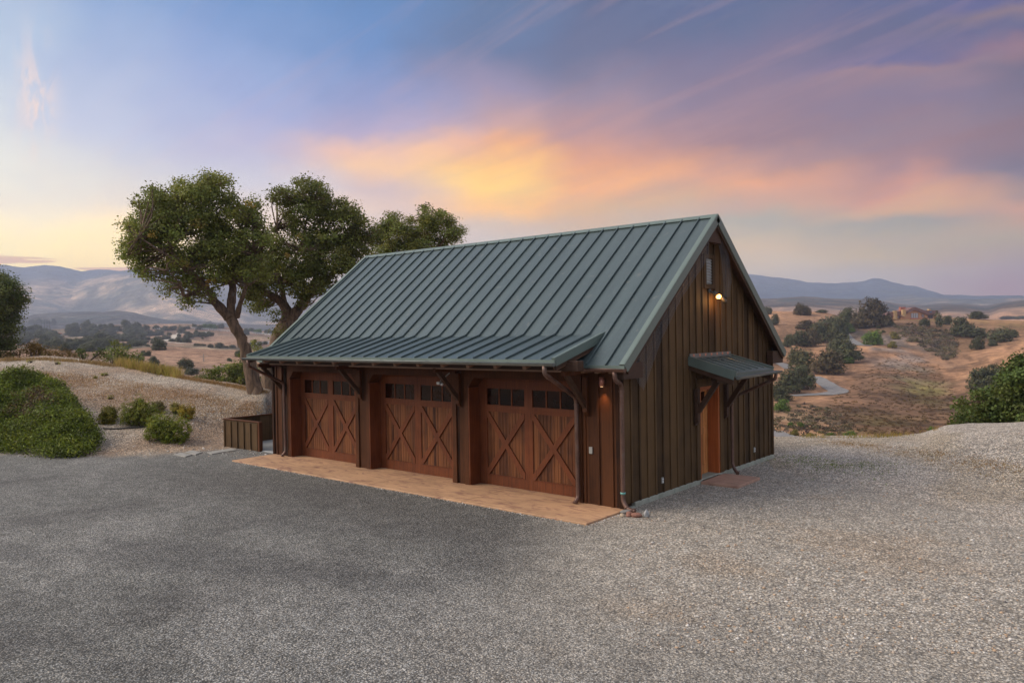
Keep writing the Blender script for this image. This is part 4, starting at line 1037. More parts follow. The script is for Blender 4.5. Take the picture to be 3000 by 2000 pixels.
# ---------------- the oaks behind the garage
def z6(x, y, r): return at((350+x/2.24)/1.2755, (480+y/2.24)/1.2755, r)
def blobs6(L, r0, spread, kr=1., extra=1):
    out = []
    if extra: L = list(L)+[(x+R_*math.cos(t)*1.05, y+R_*math.sin(t)*1.0, R_*random.uniform(.16, .34)) for x, y, R_ in L for t in (random.uniform(0, 6.28), random.uniform(0, 6.28)) if R_ > 50]
    for x, y, R in L:
        wr = R/2.24/FPX*r0*kr*.86
        for e in range(1+extra):
            dr = random.uniform(-1, 1)*spread
            jx, jy = (0, 0) if e == 0 else (random.uniform(-.3, .3)*R, random.uniform(-.3, .3)*R)
            out.append((z6(x+jx, y+jy, r0+dr), wr*(r0+dr)/r0))
    return out
def oak(name_label, base, blobs, limbs_, dens=64, clump=.31, per=44, size=.068, tint=(1.1, 1.14, .85), mat=None, dead=None):
    t = root('oak_tree', base, name_label, 'tree')
    pts = [np.array(q) for pth, _ in limbs_ for q in pth[1:]]; tw = []
    for c, r_ in blobs:                       # twigs that carry each mass of leaves
        q = min(pts, key=lambda v: np.linalg.norm(v-c)+.4*max(0, v[2]-c[2]))
        for e in range(2):
            d = rng.normal(0, 1, 3); d /= np.linalg.norm(d); en = np.array(c)+d*r_*.95
            tw.append(([q, (q+c)/2+rng.normal(0, .12, 3), np.array(c), en], [.035, .022, .013, .004]))
    limbs('trunk', list(limbs_)+tw, m_bark, t, 12)
    leaves('crown', blobs, mat or m_oak, t, dens, clump, per, size, .35, tint, dead=dead)
    return t
r1 = 33.
B1 = [(200,340,100),(260,250,80),(330,240,110),(400,150,60),(480,180,100),(560,150,70),(630,170,85),(700,240,80),(120,440,70),(95,560,60),(200,520,120),(350,430,150),(520,360,160),(650,420,130),
      (790,300,60),(860,330,60),(900,260,50),(160,640,70),(290,650,80),(420,620,100),(540,580,110),(660,560,110),(220,730,50),(330,740,50),(470,740,70),(540,840,45),(470,900,45),(640,740,80),(600,850,40),(760,560,90),(840,480,80),(860,640,70),(740,680,60),(905,430,60),(930,560,65),(890,700,70),(820,740,55),(330,820,35)]
base1 = at(752/1.2755, 1143/1.2755, r1); base1[2] = height(base1[0], base1[1])-.15
g1 = lambda x, y, d=0: z6(x, y, r1+d)
L1 = [([base1, g1(850,1300), g1(800,1150), g1(745,1040), g1(715,965)], [.28, .235, .20, .19, .18]),
      ([base1+np.array((.28,-.2,-.2)), base1+np.array((.05,-.03,.45)), g1(850,1300)], [.2, .2, .18]),
      ([g1(735,1010), g1(640,920), g1(560,800,-.5), g1(450,700,-1), g1(330,560,-1)], [.22, .16, .13, .09, .03]),
      ([g1(725,985), g1(738,880), g1(735,780,.5), g1(640,620,.8), g1(560,420,.6), g1(500,220)], [.19, .15, .13, .10, .07, .02]),
      ([g1(765,1010), g1(790,930,-.3), g1(830,800,-.8), g1(880,600,-.6), g1(870,380)], [.12, .09, .07, .05, .02]),
      ([g1(560,800,-.5), g1(480,850,-.8), g1(420,860,-1.2), g1(400,800,-1.5), g1(300,770,-2), g1(230,760,-2)], [.10, .07, .06, .04, .025, .01]),
      ([g1(420,860,-1.2), g1(380,800,-1.6), g1(330,820,-1.9)], [.035, .02, .008]),
      ([g1(400,800,-1.5), g1(360,740,-1.7), g1(310,700,-1.7)], [.03, .02, .008]),
      ([g1(450,700,-1), g1(250,560,-1.5), g1(130,480,-1.5)], [.07, .04, .015]),
      ([g1(735,780,.5), g1(760,600,1.2), g1(790,420,1)], [.08, .05, .015]),
      ([g1(640,620,.8), g1(500,600,1.8), g1(320,480,1.8)], [.07, .04, .015])]
oak('large leaning live oak with bare trunk, left of the two big oaks beside the garage', base1, blobs6(B1, r1, 1.5), L1,
    dead=blobs6([(515,395,26),(850,270,45),(600,760,22),(205,465,14),(440,650,18)], r1-1.3, .3, 1, 0))
r2 = 36.
B2 = [(1030,240,50),(1120,220,75),(1240,150,70),(1320,190,55),(1250,290,110),(1380,330,90),(1110,330,60),(1500,340,90),(1590,380,70),(1030,430,40),(1000,520,60),(1080,590,80),(1220,480,120),(1380,500,130),(1520,500,110),(1640,470,60),
      (1010,650,90),(1150,690,110),(1300,650,120),(1450,640,110),(1560,590,80),(900,760,80),(960,700,80),(850,850,75),(930,880,60),(900,950,30),(1160,840,60),(1250,800,90),(1350,760,80),(1200,900,40),(1100,760,70)]
base2 = at(797/1.2755, 1150/1.2755, r2); base2[2] = height(base2[0], base2[1])-.1
g2_ = lambda x, y, d=0: z6(x, y, r2+d)
L2 = [([base2, g2_(1015,1300), g2_(1060,1130), g2_(1110,1020)], [.50, .42, .36, .33]),
      ([g2_(1105,1040), g2_(1085,940), g2_(1040,890), g2_(960,845,-.5), g2_(860,790,-1)], [.26, .21, .18, .13, .05]),
      ([g2_(1120,1030), g2_(1170,960), g2_(1230,880,.5), g2_(1300,700,.8), g2_(1330,450,.5)], [.27, .23, .16, .10, .04]),
      ([g2_(1085,940), g2_(1060,780), g2_(1000,560,.4), g2_(1030,420)], [.13, .09, .05, .015]),
      ([g2_(1000,560,.4), g2_(950,490), g2_(930,470)], [.04, .02, .01]),
      ([g2_(1230,880,.5), g2_(1400,720,1), g2_(1550,520,1)], [.13, .08, .03]),
      ([g2_(1060,780), g2_(1180,560,-.5), g2_(1250,260)], [.08, .06, .02])]
oak('broad live oak behind the left end of the garage roof, right of the leaning oak', base2, blobs6(B2, r2, 1.7)+blobs6([(1030,1030,28),(1040,1100,22),(1030,980,22)], r2-1.2, .2, 1, 0), L2,
    dead=blobs6([(1100,600,22),(1180,470,20)], r2-1.6, .3, 1, 0))
r3 = 41.
base3 = at(800, 840, r3); base3[2] = height(base3[0], base3[1])-.1
g3 = lambda x, y, d=0: z6(x, y, r3+d)
oak('smaller live oak showing only its top above the garage ridge', base3,
    blobs6([(1730,420,55),(1790,400,60),(1850,420,75),(1700,500,80),(1930,450,80),(2010,350,60),(2060,400,80),(2140,380,60),(2180,450,60),(1850,540,90),(1980,540,90),(2110,500,70),(2210,490,35),(1750,600,90),(1900,620,90),(2050,600,80)], r3, 1.4),
    [([base3, g3(1880,900), g3(1900,700), g3(1990,520), g3(2050,360)], [.35, .28, .18, .10, .02]), ([g3(1880,900), g3(1800,640), g3(1760,440)], [.2, .12, .02]), ([g3(1900,700), g3(2080,560), g3(2170,440)], [.12, .07, .02])])
# ---------------- tree at the left edge
def dd_blobs(L, r0, spread, extra=1):
    out = []
    for x, y, R in L:
        for e in range(1+extra):
            dr = random.uniform(-1, 1)*spread; out.append((at(x+random.uniform(-.2, .2)*R*e, y+random.uniform(-.2, .2)*R*e, r0+dr), R*1.2755/FPX*(r0+dr)))
    return out
r4 = 50.; base4 = at(-35, 830, r4); base4[2] = height(base4[0], base4[1])-.3
oak('dark oak cut off by the left edge of the view, beyond the stony mound', base4,
    dd_blobs([(-20,640,26),(5,652,24),(28,672,24),(48,685,14),(18,705,28),(-10,700,34),(30,735,14),(10,750,26),(22,785,14),(-5,790,26),(-50,690,50),(-60,760,50),(-30,800,20)], r4, 1.6),
    [([base4, at(-34,790,r4), at(-25,730,r4), at(-10,660,r4)], [.4, .32, .2, .04])], dens=60, tint=(.85, .95, 1.))
# ---------------- big oak top at the right behind the gravel edge
r5 = 36.; base5 = at(2340, 1080, r5); base5[2] = height(base5[0], base5[1])-.3
oak('bushy green oak rising behind the gravel edge at the far right', base5,
    dd_blobs([(2352,860,34),(2320,900,30),(2290,925,32),(2260,945,28),(2225,960,22),(2200,968,15),(2330,940,40),(2290,965,30),(2375,900,45),(2380,960,45),(2240,985,24),(2300,1000,30),(2345,845,20),(2352,830,14),(2215,925,12),(2255,910,14)], r5, 2.0, 2),
    [([base5, at(2335,1000,r5), at(2330,930,r5), at(2345,860,r5)], [.35, .28, .18, .04])], dens=60, clump=.28, per=30, size=.09, tint=(.60, .76, .62))

# ---------------- smaller trees on the hills: four trees modelled once, then copied
def proto(kind):
    blobs = []; n = 9 if kind != 3 else 4
    for i in range(n):
        a = random.uniform(0, 6.28); q = random.uniform(.15, .62)
        blobs.append(((math.cos(a)*q, math.sin(a)*q*.9, random.uniform(.32, .86)), random.uniform(.30, .46)))
    blobs.append(((0, 0, .70), .5)); blobs += [((math.cos(a)*.5, math.sin(a)*.5, .30), .36) for a in np.arange(0, 6.2, 1.05)]
    if kind == 2: blobs = [((random.uniform(-.25, .25), random.uniform(-.25, .25), z), .42) for z in (.35, .5, .7, .9)]
    if kind == 4: blobs = [((0, 0, .4+.3*i), .34-.05*i) for i in range(6)]
    P, N, T = crown_pts(blobs, 240, .085, 9, .55); lo_ = P[:, 2] < .03; P[lo_, 2] = rng.uniform(.0, .3, lo_.sum())
    V, F = quads(P, N, .062, 1.3, .55)
    cr = fast_mesh('crown', V, F, m_far, False, np.repeat(T, 4, axis=0))
    mb = MB(); mb.tube([(0, 0, -.35), (.02, .01, .3), (.05, .03, .8)], [.09, .07, .03], 7); mb.tube([(.02, 0, .2), (.2, .1, .55)], [.05, .02], 6)
    tm = bpy.data.meshes.new('trunk'); tm.from_pydata(mb.v, [], mb.f); tm.materials.append(m_farbark)
    return cr, tm
PROTO = [proto(k) for k in (0, 0, 1, 2, 4)]
# same crowns again in other leaf colours
def tinted(cr, name, k):
    c = cr.copy(); m = leafmat(name, k, .2, .2); c.materials[0] = m; return c
GREEN = [(tinted(p[0], 'bright_green_leaves', (.085, .15, .022)), p[1]) for p in PROTO]
OLIVE = [(tinted(p[0], 'olive_leaves', (.17, .165, .035)), p[1]) for p in PROTO]
BROWN = [(tinted(p[0], 'brownish_oak_leaves', (.085, .072, .032)), p[1]) for p in PROTO]
SETS = {0: PROTO, 1: BROWN, 2: GREEN, 3: OLIVE}
NTREE = 0
def hill_tree(x, y, w, h, kind, label, group=None, name='oak_tree', cat='tree', sink=.0, shape=None, r0=60.):
    """a tree whose foot stands at the land point seen at (x, y); w, h in picture units give its real size there"""
    global NTREE
    p, r = hit(x, y, r0)
    if p is None: return None
    NTREE += 1; k = 1.2755/FPX*r*math.cos(az_of(x))**0
    sx = w*k/2/.88; sz = h*k/1.22
    cr, tm = SETS[kind][shape if shape is not None else random.randrange(3)]
    t = root(name, (p[0], p[1], p[2]-sink*sz), label, cat, group)
    t.rotation_euler = (0, 0, random.uniform(0, 6.28)); t.scale = (sx, sx, sz)
    for nm_, me in (('crown', cr), ('trunk', tm)):
        o = bpy.data.objects.new(nm_, me); COL.objects.link(o); o.parent = t
    return t
z7 = lambda x, y: ((2200+x/2.751)/1.2755, (780+y/2.751)/1.2755)
def T7(x, y, w, h, kind, label, group=None, **kw):
    a, b = z7(x, y); return hill_tree(a, b, w/3.509, h/3.509, kind, label, group, **kw)
T7(400,392,120,95,1,'round oak standing alone on the bare hilltop just right of the roof edge')
T7(455,395,70,70,1,'smaller oak leaning against the lone hilltop oak right of the roof edge')
T7(565,372,110,26,0,'low dark oak crown just showing over the bare hilltop',None,sink=.15)
T7(138,385,70,62,0,'upper of the two small oaks half hidden by the right roof edge',r0=150)
T7(188,472,80,85,0,'lower of the two small oaks half hidden by the right roof edge',r0=150)
T7(1000,485,240,215,1,'large round brownish oak left of the hilltop house')
T7(870,500,150,130,1,'brownish oak at the left foot of the large round oak near the hilltop house')
T7(1085,468,110,70,1,'low brownish oak at the right foot of the large round oak near the hilltop house')
T7(775,480,160,140,0,'dark oak at the top of the winding hillside road')
T7(795,532,95,70,2,'deep green bush at the bend of the winding hillside road',None,name='bush',cat='bush')
T7(985,632,165,112,2,'bright green rounded tree beside the winding hillside road')
T7(1165,585,75,55,3,'upper of two olive-yellow bushes right of the bright green tree',None,name='bush',cat='bush')
T7(1140,658,72,55,3,'lower of two olive-yellow bushes right of the bright green tree',None,name='bush',cat='bush')
T7(1398,480,85,58,0,'small round oak below the terrace of the hilltop house')
T7(1500,490,110,110,0,'taller dark oak at the right end of the hilltop house',None,shape=3)
T7(1570,470,90,65,0,'spreading dark oak right of the hilltop house')
T7(1132,478,45,32,0,'tiny dark bush below the left end of the hilltop house',None,name='bush',cat='bush')
T7(1700,565,170,150,0,'tall dark oak on the slope, to the right of the hilltop house')
T7(1825,572,150,72,0,'low dark oak spreading from the right foot of the tall slope oak')
T7(1822,672,105,95,0,'dark oval oak alone on the rust coloured slope at the right')
T7(1945,642,62,46,0,'small dark bush between two oaks on the right slope',None,name='bush',cat='bush')
T7(2010,610,170,105,0,'wide dark oak high on the right slope')
T7(2110,575,80,62,0,'dark oak touching the wide oak high on the right slope')
T7(1835,424,140,55,0,'rounded dark oak standing on the skyline of the right hill')
T7(2080,424,130,24,0,'low dark trees on the skyline at the right edge, nearer one',None,sink=.1)
T7(2180,424,90,26,0,'low dark trees on the skyline at the right edge, outermost one',None,sink=.1)
grp = 'oaks massed on the hillside right of the garage'; lab = 'dark oak in the thicket on the hillside just right of the garage'
for a in ((295,650,95,100),(390,642,150,130),(480,645,170,150),(575,610,170,150),(690,580,150,170),(640,520,190,120),(560,540,170,80),(430,506,160,70),(745,575,90,110)): T7(*a, random.choice((0, 0, 1)), lab, grp)
T7(720,700,190,160,0,'dark oak directly above the road loop on the right hillside')
T7(745,775,260,190,0,'large dark oak left of the road loop on the right hillside')
T7(400,830,215,175,0,'rounded dark oak nearer the garage, above the lower road bend')
T7(620,868,280,195,1,'big brownish oak right above the lower road bend')
T7(850,745,110,60,0,'low dark oak at the right foot of the oak beside the road loop')
T7(785,782,95,65,2,'small fresh green tree right of the big brownish oak')
T7(420,985,220,200,0,'dense dark green oak left of the hairpin road bend')
T7(300,1020,240,180,0,'dark green oak below the canopy end, nearest to the garage wall')
T7(245,1085,180,120,0,'middle green oak beside the garage wall')
T7(255,1170,135,105,2,'rounded green bush under the oaks beside the garage wall',None,name='bush',cat='bush')
for x, y, w, h, k, l in ((322,1298,65,52,2,'small green shrub on the stony bank, leftmost of an upper pair'),(408,1306,66,55,2,'small green shrub on the stony bank, right one of an upper pair'),
        (352,1362,75,62,3,'pale green shrub below the upper pair on the stony bank'),(478,1392,95,55,3,'low olive shrub at the foot of the stony bank'),
        (650,1388,95,58,2,'green shrub low on the bank, between olive and darker shrubs'),(795,1393,105,78,2,'dark green shrub right at the gravel edge'),(1455,1328,62,40,2,'tiny green shrub just above the far gravel edge')):
    T7(x, y, w, h, k, l, None, name='shrub', cat='shrub', sink=.15)
T7(1860,1000,210,170,0,'hazy dark oak in the ravine left of the big right-hand oak')
T7(1960,960,240,150,0,'rear dark oak in the ravine behind the big right-hand oak')
T7(2080,1000,220,170,0,'dark oak mostly hidden behind the big right-hand oak')
T7(1030,500,32,22,0,'upper of two tiny dark bushes below the big round oak',None,name='bush',cat='bush'); T7(1066,535,34,22,0,'lower of two tiny dark bushes below the big round oak',None,name='bush',cat='bush')
# dead grey brush on the right hillside
def brush(name, pts, n, size, h, tint, label, kind, mat=m_dry, r0=60, cat=None, spread=1.):
    P = []; N = []; T = []
    px = [q[0] for q in pts]; py = [q[1] for q in pts]
    def inside(x, y):
        c = False; k = len(pts)-1
        for i in range(len(pts)):
            if (py[i] > y) != (py[k] > y) and x < (px[k]-px[i])*(y-py[i])/(py[k]-py[i])+px[i]: c = not c
            k = i
        return c
    cnt = 0
    while cnt < n:
        x, y = random.uniform(min(px), max(px)), random.uniform(min(py), max(py))
        if not inside(x, y): continue
        cnt += 1; p, r = hit(x, y, r0)
        if p is None: continue
        m = 26; hh = h*random.uniform(.5, 1.3); q = p+rng.normal(0, 1, (m, 3))*np.array((hh*.8*spread, hh*.8*spread, 0)); q[:, 2] = p[2]+rng.uniform(0, 1, m)*hh
        P.append(q); N.append(rng.normal(0, 1, (m, 3))); v = random.uniform(.6, 1.3)*rng.uniform(.7, 1.3, (m, 1)); T.append(v*np.array(tint)*np.array((1, random.uniform(.85, 1.05), random.uniform(.7, 1.1))))
    P = np.vstack(P); V, F = quads(P, np.vstack(N), size, 2.2, .3)
    o = link(name, fast_mesh(name, V, F, mat, False, np.repeat(np.vstack(T), 4, axis=0)))
    return tag(o, label, cat, kind=kind)
brush('dead_brush', [z7(x, y) for x, y in ((1140,470),(1330,470),(1600,520),(1660,640),(1640,740),(1560,760),(1440,690),(1250,600))], 300, .40, .8, (.46, .52, .66), None, 'stuff', r0=150)
brush('hill_scrub', [z7(x, y) for x, y in ((560,1150),(900,880),(1100,690),(1500,780),(1640,1000),(1600,1380),(1000,1390))], 800, .12, .2, (.36, .31, .28), None, 'stuff', r0=60, spread=1.3)
brush('bank_scrub', [z7(x, y) for x, y in ((180,1190),(420,1110),(640,1150),(900,1330),(880,1395),(600,1390),(190,1350))], 170, .24, .4, (.36, .40, .50), None, 'stuff', r0=60)

# left hills
zl = lambda x, y: ((380+x/5.6)/1.2755, (940+y/5.6)/1.2755)
zf = lambda x, y: ((x/5.6)/1.2755, (900+y/5.6)/1.2755)
def TL(x, y, w, h, kind, label, group=None, f=zl, **kw):
    a, b = f(x, y); return hill_tree(a, b, w/7.143, h/7.143, kind, label, group, **kw)
TL(480,480,245,190,0,'large lone dark oak on the nearest golden hill at the left',r0=100)
TL(230,570,110,85,0,'left one of two small oaks below the lone oak on the golden hill',r0=100)
TL(300,575,100,82,0,'right one of two small oaks below the lone oak on the golden hill',r0=100)
TL(175,655,135,105,0,'dark oak rising just over the mound, left of the open golden slope',r0=100)
TL(400,740,185,165,0,'ragged dark oak at the foot of the open golden slope',r0=100)
TL(520,805,95,90,0,'small dark oak at the mound crest, middle of a row of three',r0=100)
TL(650,840,105,95,0,'small dark oak at the mound crest, rightmost of a row of three',r0=100)
TL(925,780,275,165,0,'wide dark oak alone on the open golden slope left of the leaning trunk',r0=100)
TL(1010,885,255,120,0,'low dark oak just below the wide oak on the golden slope',r0=100)
g5 = 'oaks dotted over the golden hills at the left'; l5 = 'dark oak dotting the golden hills left of the leaning oak trunk'
for grp_, L_3 in {
 'beside the pale dirt track on the left': ((960,285,165,120),(845,205,140,130),(830,352,150,90),(940,355,160,95),(700,340,130,52),(600,300,150,70)),
 'next to the small pale shed on the left field': ((1160,262,125,88),(1320,248,128,76)),
 'in the cluster above the large lone oak': ((460,310,185,62),(480,238,160,100),(330,240,180,90),(230,240,110,70),(190,312,150,115),(60,312,140,80),(300,305,100,48)),
 'on the slope left of the large lone oak': ((60,420,160,100),(140,410,120,80),(225,402,100,72)),
 'in the line below the open field, left of the leaning trunk': ((1110,410,130,45),(1210,412,90,40),(1330,440,110,65),(1480,446,175,90),(1590,444,90,40),(1690,442,120,52)),
 'on the far crest around the long pale house': ((60,160,140,70),(160,160,150,80),(270,150,120,90),(430,130,120,60),(580,158,150,80),(700,150,130,70),(740,125,90,50),(940,130,120,50)),
 'above the long white rail fence': ((1060,105,90,60),(1140,140,120,70),(1310,60,130,55),(1500,120,110,80)),
 'right of the leaning trunk near the white fence': ((1905,232,130,110),(2000,170,120,60),(2060,190,100,50),(2260,215,140,80),(2330,220,80,60)),
 'in the gully at the foot of the golden slope': ((1800,440,60,50),(1780,590,120,120),(1850,570,110,90),(1640,660,90,55))}.items():
    for a in L_3: TL(*a, 0, 'small dark oak '+grp_, 'oaks '+grp_, r0=100)
for a in ((1230,130,130,85),(1330,135,160,90),(1400,130,100,80),(2110,200,130,70),(1960,170,80,45)): TL(*a, 2, 'pale green tree beside the white rail fence on the far left hill', 'pale green trees by the white rail fence', r0=100)
for a in ((2010,415,150,75),(2110,395,150,60),(2210,385,120,55)): TL(*a, 0, 'olive green tree in the row left of the far low white fence', 'olive trees in a row', r0=100)
# distant wood on the left: each crown its own copy
g6 = 'oaks covering the folds of the far left hills'; l6 = 'dark oak in the woods covering the folds of the far left hills'
def woods(poly, n, wmin, wmax, f, where, kind=0):
    l6 = 'dark oak in the woods '+where; g6 = 'oaks in the woods '+where
    px = [q[0] for q in poly]; py = [q[1] for q in poly]; c = 0; tries = 0
    while c < n and tries < 20*n:
        tries += 1; x, y = random.uniform(min(px), max(px)), random.uniform(min(py), max(py)); ins = False; k = len(poly)-1
        for i in range(len(poly)):
            if (py[i] > y) != (py[k] > y) and x < (px[k]-px[i])*(y-py[i])/(py[k]-py[i])+px[i]: ins = not ins
            k = i
        if not ins: continue
        w = random.uniform(wmin, wmax); TL(x, y, w, w*random.uniform(.5, .85), kind, l6, g6, f=f, r0=100); c += 1
woods([(300,470),(700,445),(660,500),(360,650),(240,610),(230,520)], 26, 90, 160, zf, 'on the lower fold behind the left-edge tree')
woods([(640,660),(760,560),(1000,540),(1100,610),(1500,580),(1700,500),(1900,570),(1720,690),(1320,760),(900,700)], 64, 120, 210, zf, 'filling the hollow behind the dry bushes')
woods([(1150,370),(1900,320),(2352,330),(2352,430),(2200,560),(1930,560),(1900,440),(1720,500),(1250,500),(1000,470)], 58, 90, 180, zf, 'along the far crest between the tiny houses')
woods([(300,440),(620,350),(900,420),(880,470),(620,430)], 18, 80, 150, zf, 'around the small white house')
woods([(1700,620),(2200,560),(2300,640),(1950,700)], 9, 90, 150, zf, 'behind the leafy crest bush')
woods([(400,260),(900,250),(1000,290),(900,300),(420,290)], 8, 60, 120, zf, 'on the hazy ridge above the white house')
woods([(500,230),(1500,200),(1500,270),(1050,330),(620,300)], 14, 45, 95, zl, 'scattered over the folds behind the lone oak')
woods([(0,280),(420,330),(360,430),(0,430)], 10, 60, 110, zl, 'on the shaded folds left of the lone oak')
for x, h in ((680,100),(730,120),(775,90),(820,110)): TL(x, 420, 55, h, 0, 'tall pointed conifer above the small white house on the far left hill', 'conifers above the white house', zf, name='conifer_tree', shape=4, r0=100)

# ---------------- shrubs on the mound
z8 = lambda x, y: (x/3.334, 611.5+y/3.334)
def shrub(x, y, w, h, mat, label, tint=(1, 1, 1), size=.027, spike=None, name='shrub', dens=330, per=40, n=7):
    a, b = z8(x, y); p, r = hit(a, b, 12.); k = 1.2755/FPX*r/3.334; W_, H_ = w*k/2, h*k
    t = root(name, tuple(p), label, 'shrub'); bl = []
    right = np.array((RT[0], RT[1], 0)); right /= np.linalg.norm(right); fwd = np.array((-right[1], right[0], 0))
    for i in range(n):
        u = random.uniform(-.62, .62); v = random.uniform(-.5, .5); c = p+right*u*W_+fwd*(v*W_+W_*.5)
        c[2] = height(c[0], c[1])+H_*.36*(1-.5*u*u); bl.append((c, (W_*.48, W_*.48, H_*.50)))
    if spike: bl.append((p+right*spike*W_+fwd*W_*.4+np.array((0, 0, H_*.85)), (W_*.2, W_*.2, H_*.33)))
    P, N, T = crown_pts(bl, dens/max(W_, .2)**1, .07, per, .35); P[:, 2] = np.maximum(P[:, 2], p[2]+.0); up_ = rng.random(len(P)) < .12; P[up_, 2] += rng.uniform(0, .30, up_.sum())*H_
    V, F = quads(P, N, size, 1.9, .7); off = LOC[t]
    link('foliage', fast_mesh('foliage', V-off, F, mat, False, np.repeat(T*np.array(tint), 4, axis=0)), t)
    mb = MB()
    for i in range(9):
        a_ = i*.7; e_ = bl[i % len(bl)][0]; mb.tube([p+fwd*W_*.4+np.array((0, 0, -.05)), (p+e_)/2+np.array((math.cos(a_)*.05, math.sin(a_)*.05, .02)), e_], [.02, .014, .006], 6)
    mb.build('stems', m_farbark, t); return t
shrub(1040,1236,285,200,m_bush,'green shrub with an upright tuft, on the mound beside the black pipe',(1.35,1.15,.8),spike=.05)
shrub(1262,1352,295,225,m_bush,'dense green shrub nearest to the driveway, right end of the black pipe',(1.3,1.2,.8),n=8)
shrub(772,1205,190,110,m_bush,'low dull green shrub between the big green mass and the tufted shrub',(1.3,.95,.75))
shrub(1200,1118,115,70,m_bush,'small grey twiggy shrub behind the tufted green shrub',(1.1,.75,1.5),n=4)
shrub(1330,1130,85,95,m_dry,'pale yellow-green broom-like shrub, left half of the yellow pair',(.62,.86,.42),n=3)
shrub(1415,1172,120,110,m_dry,'yellow-gold broom-like shrub, right half of the yellow pair',(.66,.78,.22),n=4)
for x, y, w, h, l in ((222,742,75,36,'yellow-green tuft on the mound crest at the far left'),(422,752,62,38,'green tuft on the mound crest, second from the left'),(180,778,24,14,'tiny pale tuft below the far left crest tuft'),
                      (782,838,18,14,'tiny dark tuft on the mound face, left of a pair'),(812,834,20,16,'tiny dark tuft on the mound face, right of a pair'),(840,1018,22,22,'tiny green tuft above the low dull shrub'),(725,860,24,14,'tiny yellow tuft on the mound face')):
    shrub(x, y, w, h, m_bush, l, (1.5,1.15,.8), n=2, name='grass_tuft', dens=60, per=14)
# big spreading green bush at the left
def big_bush():
    poly = [(-90,905),(-20,893),(50,893),(112,903),(158,930),(188,965),(200,997),(222,1016),(228,1030),(205,1046),(165,1052),(110,1052),(50,1044),(-20,1040),(-90,1030)]
    px = [q[0] for q in poly]; py = [q[1] for q in poly]
    def edge(x, y):
        best = 1e9
        for i in range(len(poly)):
            x0, y0 = poly[i-1]; x1, y1 = poly[i]; y0k, y1k, yk = y0*1.5, y1*1.5, y*1.5
            t = max(0, min(1, ((x-x0)*(x1-x0)+(yk-y0k)*(y1k-y0k))/((x1-x0)**2+(y1k-y0k)**2+1e-9)))
            best = min(best, math.hypot(x-x0-t*(x1-x0), yk-y0k-t*(y1k-y0k)))
        return best
    p0, _ = hit(100, 1000, 12.); t = root('spreading_shrub', tuple(p0), 'large mounded spreading green shrub at the left edge of the driveway', 'shrub')
    P = []; N = []; T = []; c = 0
    while c < 4600:
        x, y = random.uniform(min(px), max(px)), random.uniform(min(py), max(py)); ins = False; k = len(poly)-1
        for i in range(len(poly)):
            if (py[i] > y) != (py[k] > y) and x < (px[k]-px[i])*(y-py[i])/(py[k]-py[i])+px[i]: ins = not ins
            k = i
        if not ins: continue
        c += 1; p, r = hit(x, y, 12.); e = edge(x, y); hmax = 1.12*math.sqrt(min(1, e/48.))
        hmax *= .56+.50*float(vnoise(np.array(p[0]*.95), np.array(p[1]*.95), 3))+.38*float(vnoise(np.array(p[0]*2.6), np.array(p[1]*2.6), 8))
        hh = hmax*(random.random()**.28); ctr = p+np.array((0, 0, hh)); m = int(random.uniform(26, 44))
        q = ctr+rng.normal(0, 1, (m, 3))*np.array((.11, .11, .085)); P.append(q)
        # bare grey hollow in the middle, tips fresher green
        bare = math.exp(-((x-95)/34)**2-((y-985)/18)**2)+.5*math.exp(-((x-60)/40)**2-((y-1012)/9)**2)
        v = random.uniform(.35, 1.6); w = rng.uniform(.75, 1.25, (m, 1))*v
        col = np.array((1.08, .95, .75)) if random.random() > bare*1.3 else np.array((.85, .42, 1.3))
        if random.random() < .2: col = col*np.array((1.35, 1.15, .8))
        T.append(w*col); N.append(np.tile((0, 0, 1.), (m, 1)))
    P = np.vstack(P); V, F = quads(P, np.vstack(N), .034, 2.6, 1.2)
    link('foliage', fast_mesh('foliage', V-LOC[t], F, m_bush, False, np.repeat(np.vstack(T), 4, axis=0)), t)
    mb = MB()
    for i in range(20):
        x = random.uniform(0, 140); y = random.uniform(950, 1020); p, r = hit(x, y, 12.); mb.tube([p-(0, 0, .1), p+np.array((random.uniform(-.2, .2), random.uniform(-.2, .2), .3)), p+np.array((random.uniform(-.4, .4), random.uniform(-.4, .4), .6))], [.03, .02, .008], 6)
    mb.build('stems', m_farbark, t)
big_bush()
# black irrigation pipe
pp = []
for x, y in ((790,1246),(850,1251),(920,1249),(985,1243),(1060,1240),(1120,1232),(1190,1222)):
    q, _ = hit(*z8(x, y), 12.); pp.append(q+np.array((0, 0, .035)))
pq = MB(); pq.tube(pp, .022, 8); tag(pq.build('irrigation_pipe', m_black, None, smooth=True), 'thin black irrigation pipe lying on the mound between the shrubs', 'pipe')

# bushes behind the mound crest
def bush_at(pts, r0, mat, label, tint, size=.07, dens=50, name='bush', spread=.8, clump=.2, per=20, extra=1, base=None):
    bl = dd_blobs(pts, r0, spread, extra); b = np.array(base if base is not None else bl[0][0]); b[2] = height(b[0], b[1])
    t = root(name, tuple(b), label, 'bush'); leaves('foliage', bl, mat, t, dens, clump, per, size, .25, tint)
    mb = MB()
    for c, r in bl: mb.tube([b-(0, 0, .2), (b+c)/2+np.array((.1, .05, 0)), c], [.05, .03, .01], 6)
    mb.build('stems', m_farbark, t); return t
bush_at([(255,805,13),(272,800,14),(290,812,16),(250,822,14),(270,826,16),(300,826,14),(263,788,8)], 47, m_oak, 'leafy dark green bush on the mound crest left of the golden hill', (1.05,1.15,.9))
bush_at([(318,815,9),(328,824,8),(312,828,9)], 50, m_oak, 'small dark bush touching the right side of the leafy crest bush', (.8,.9,.9))
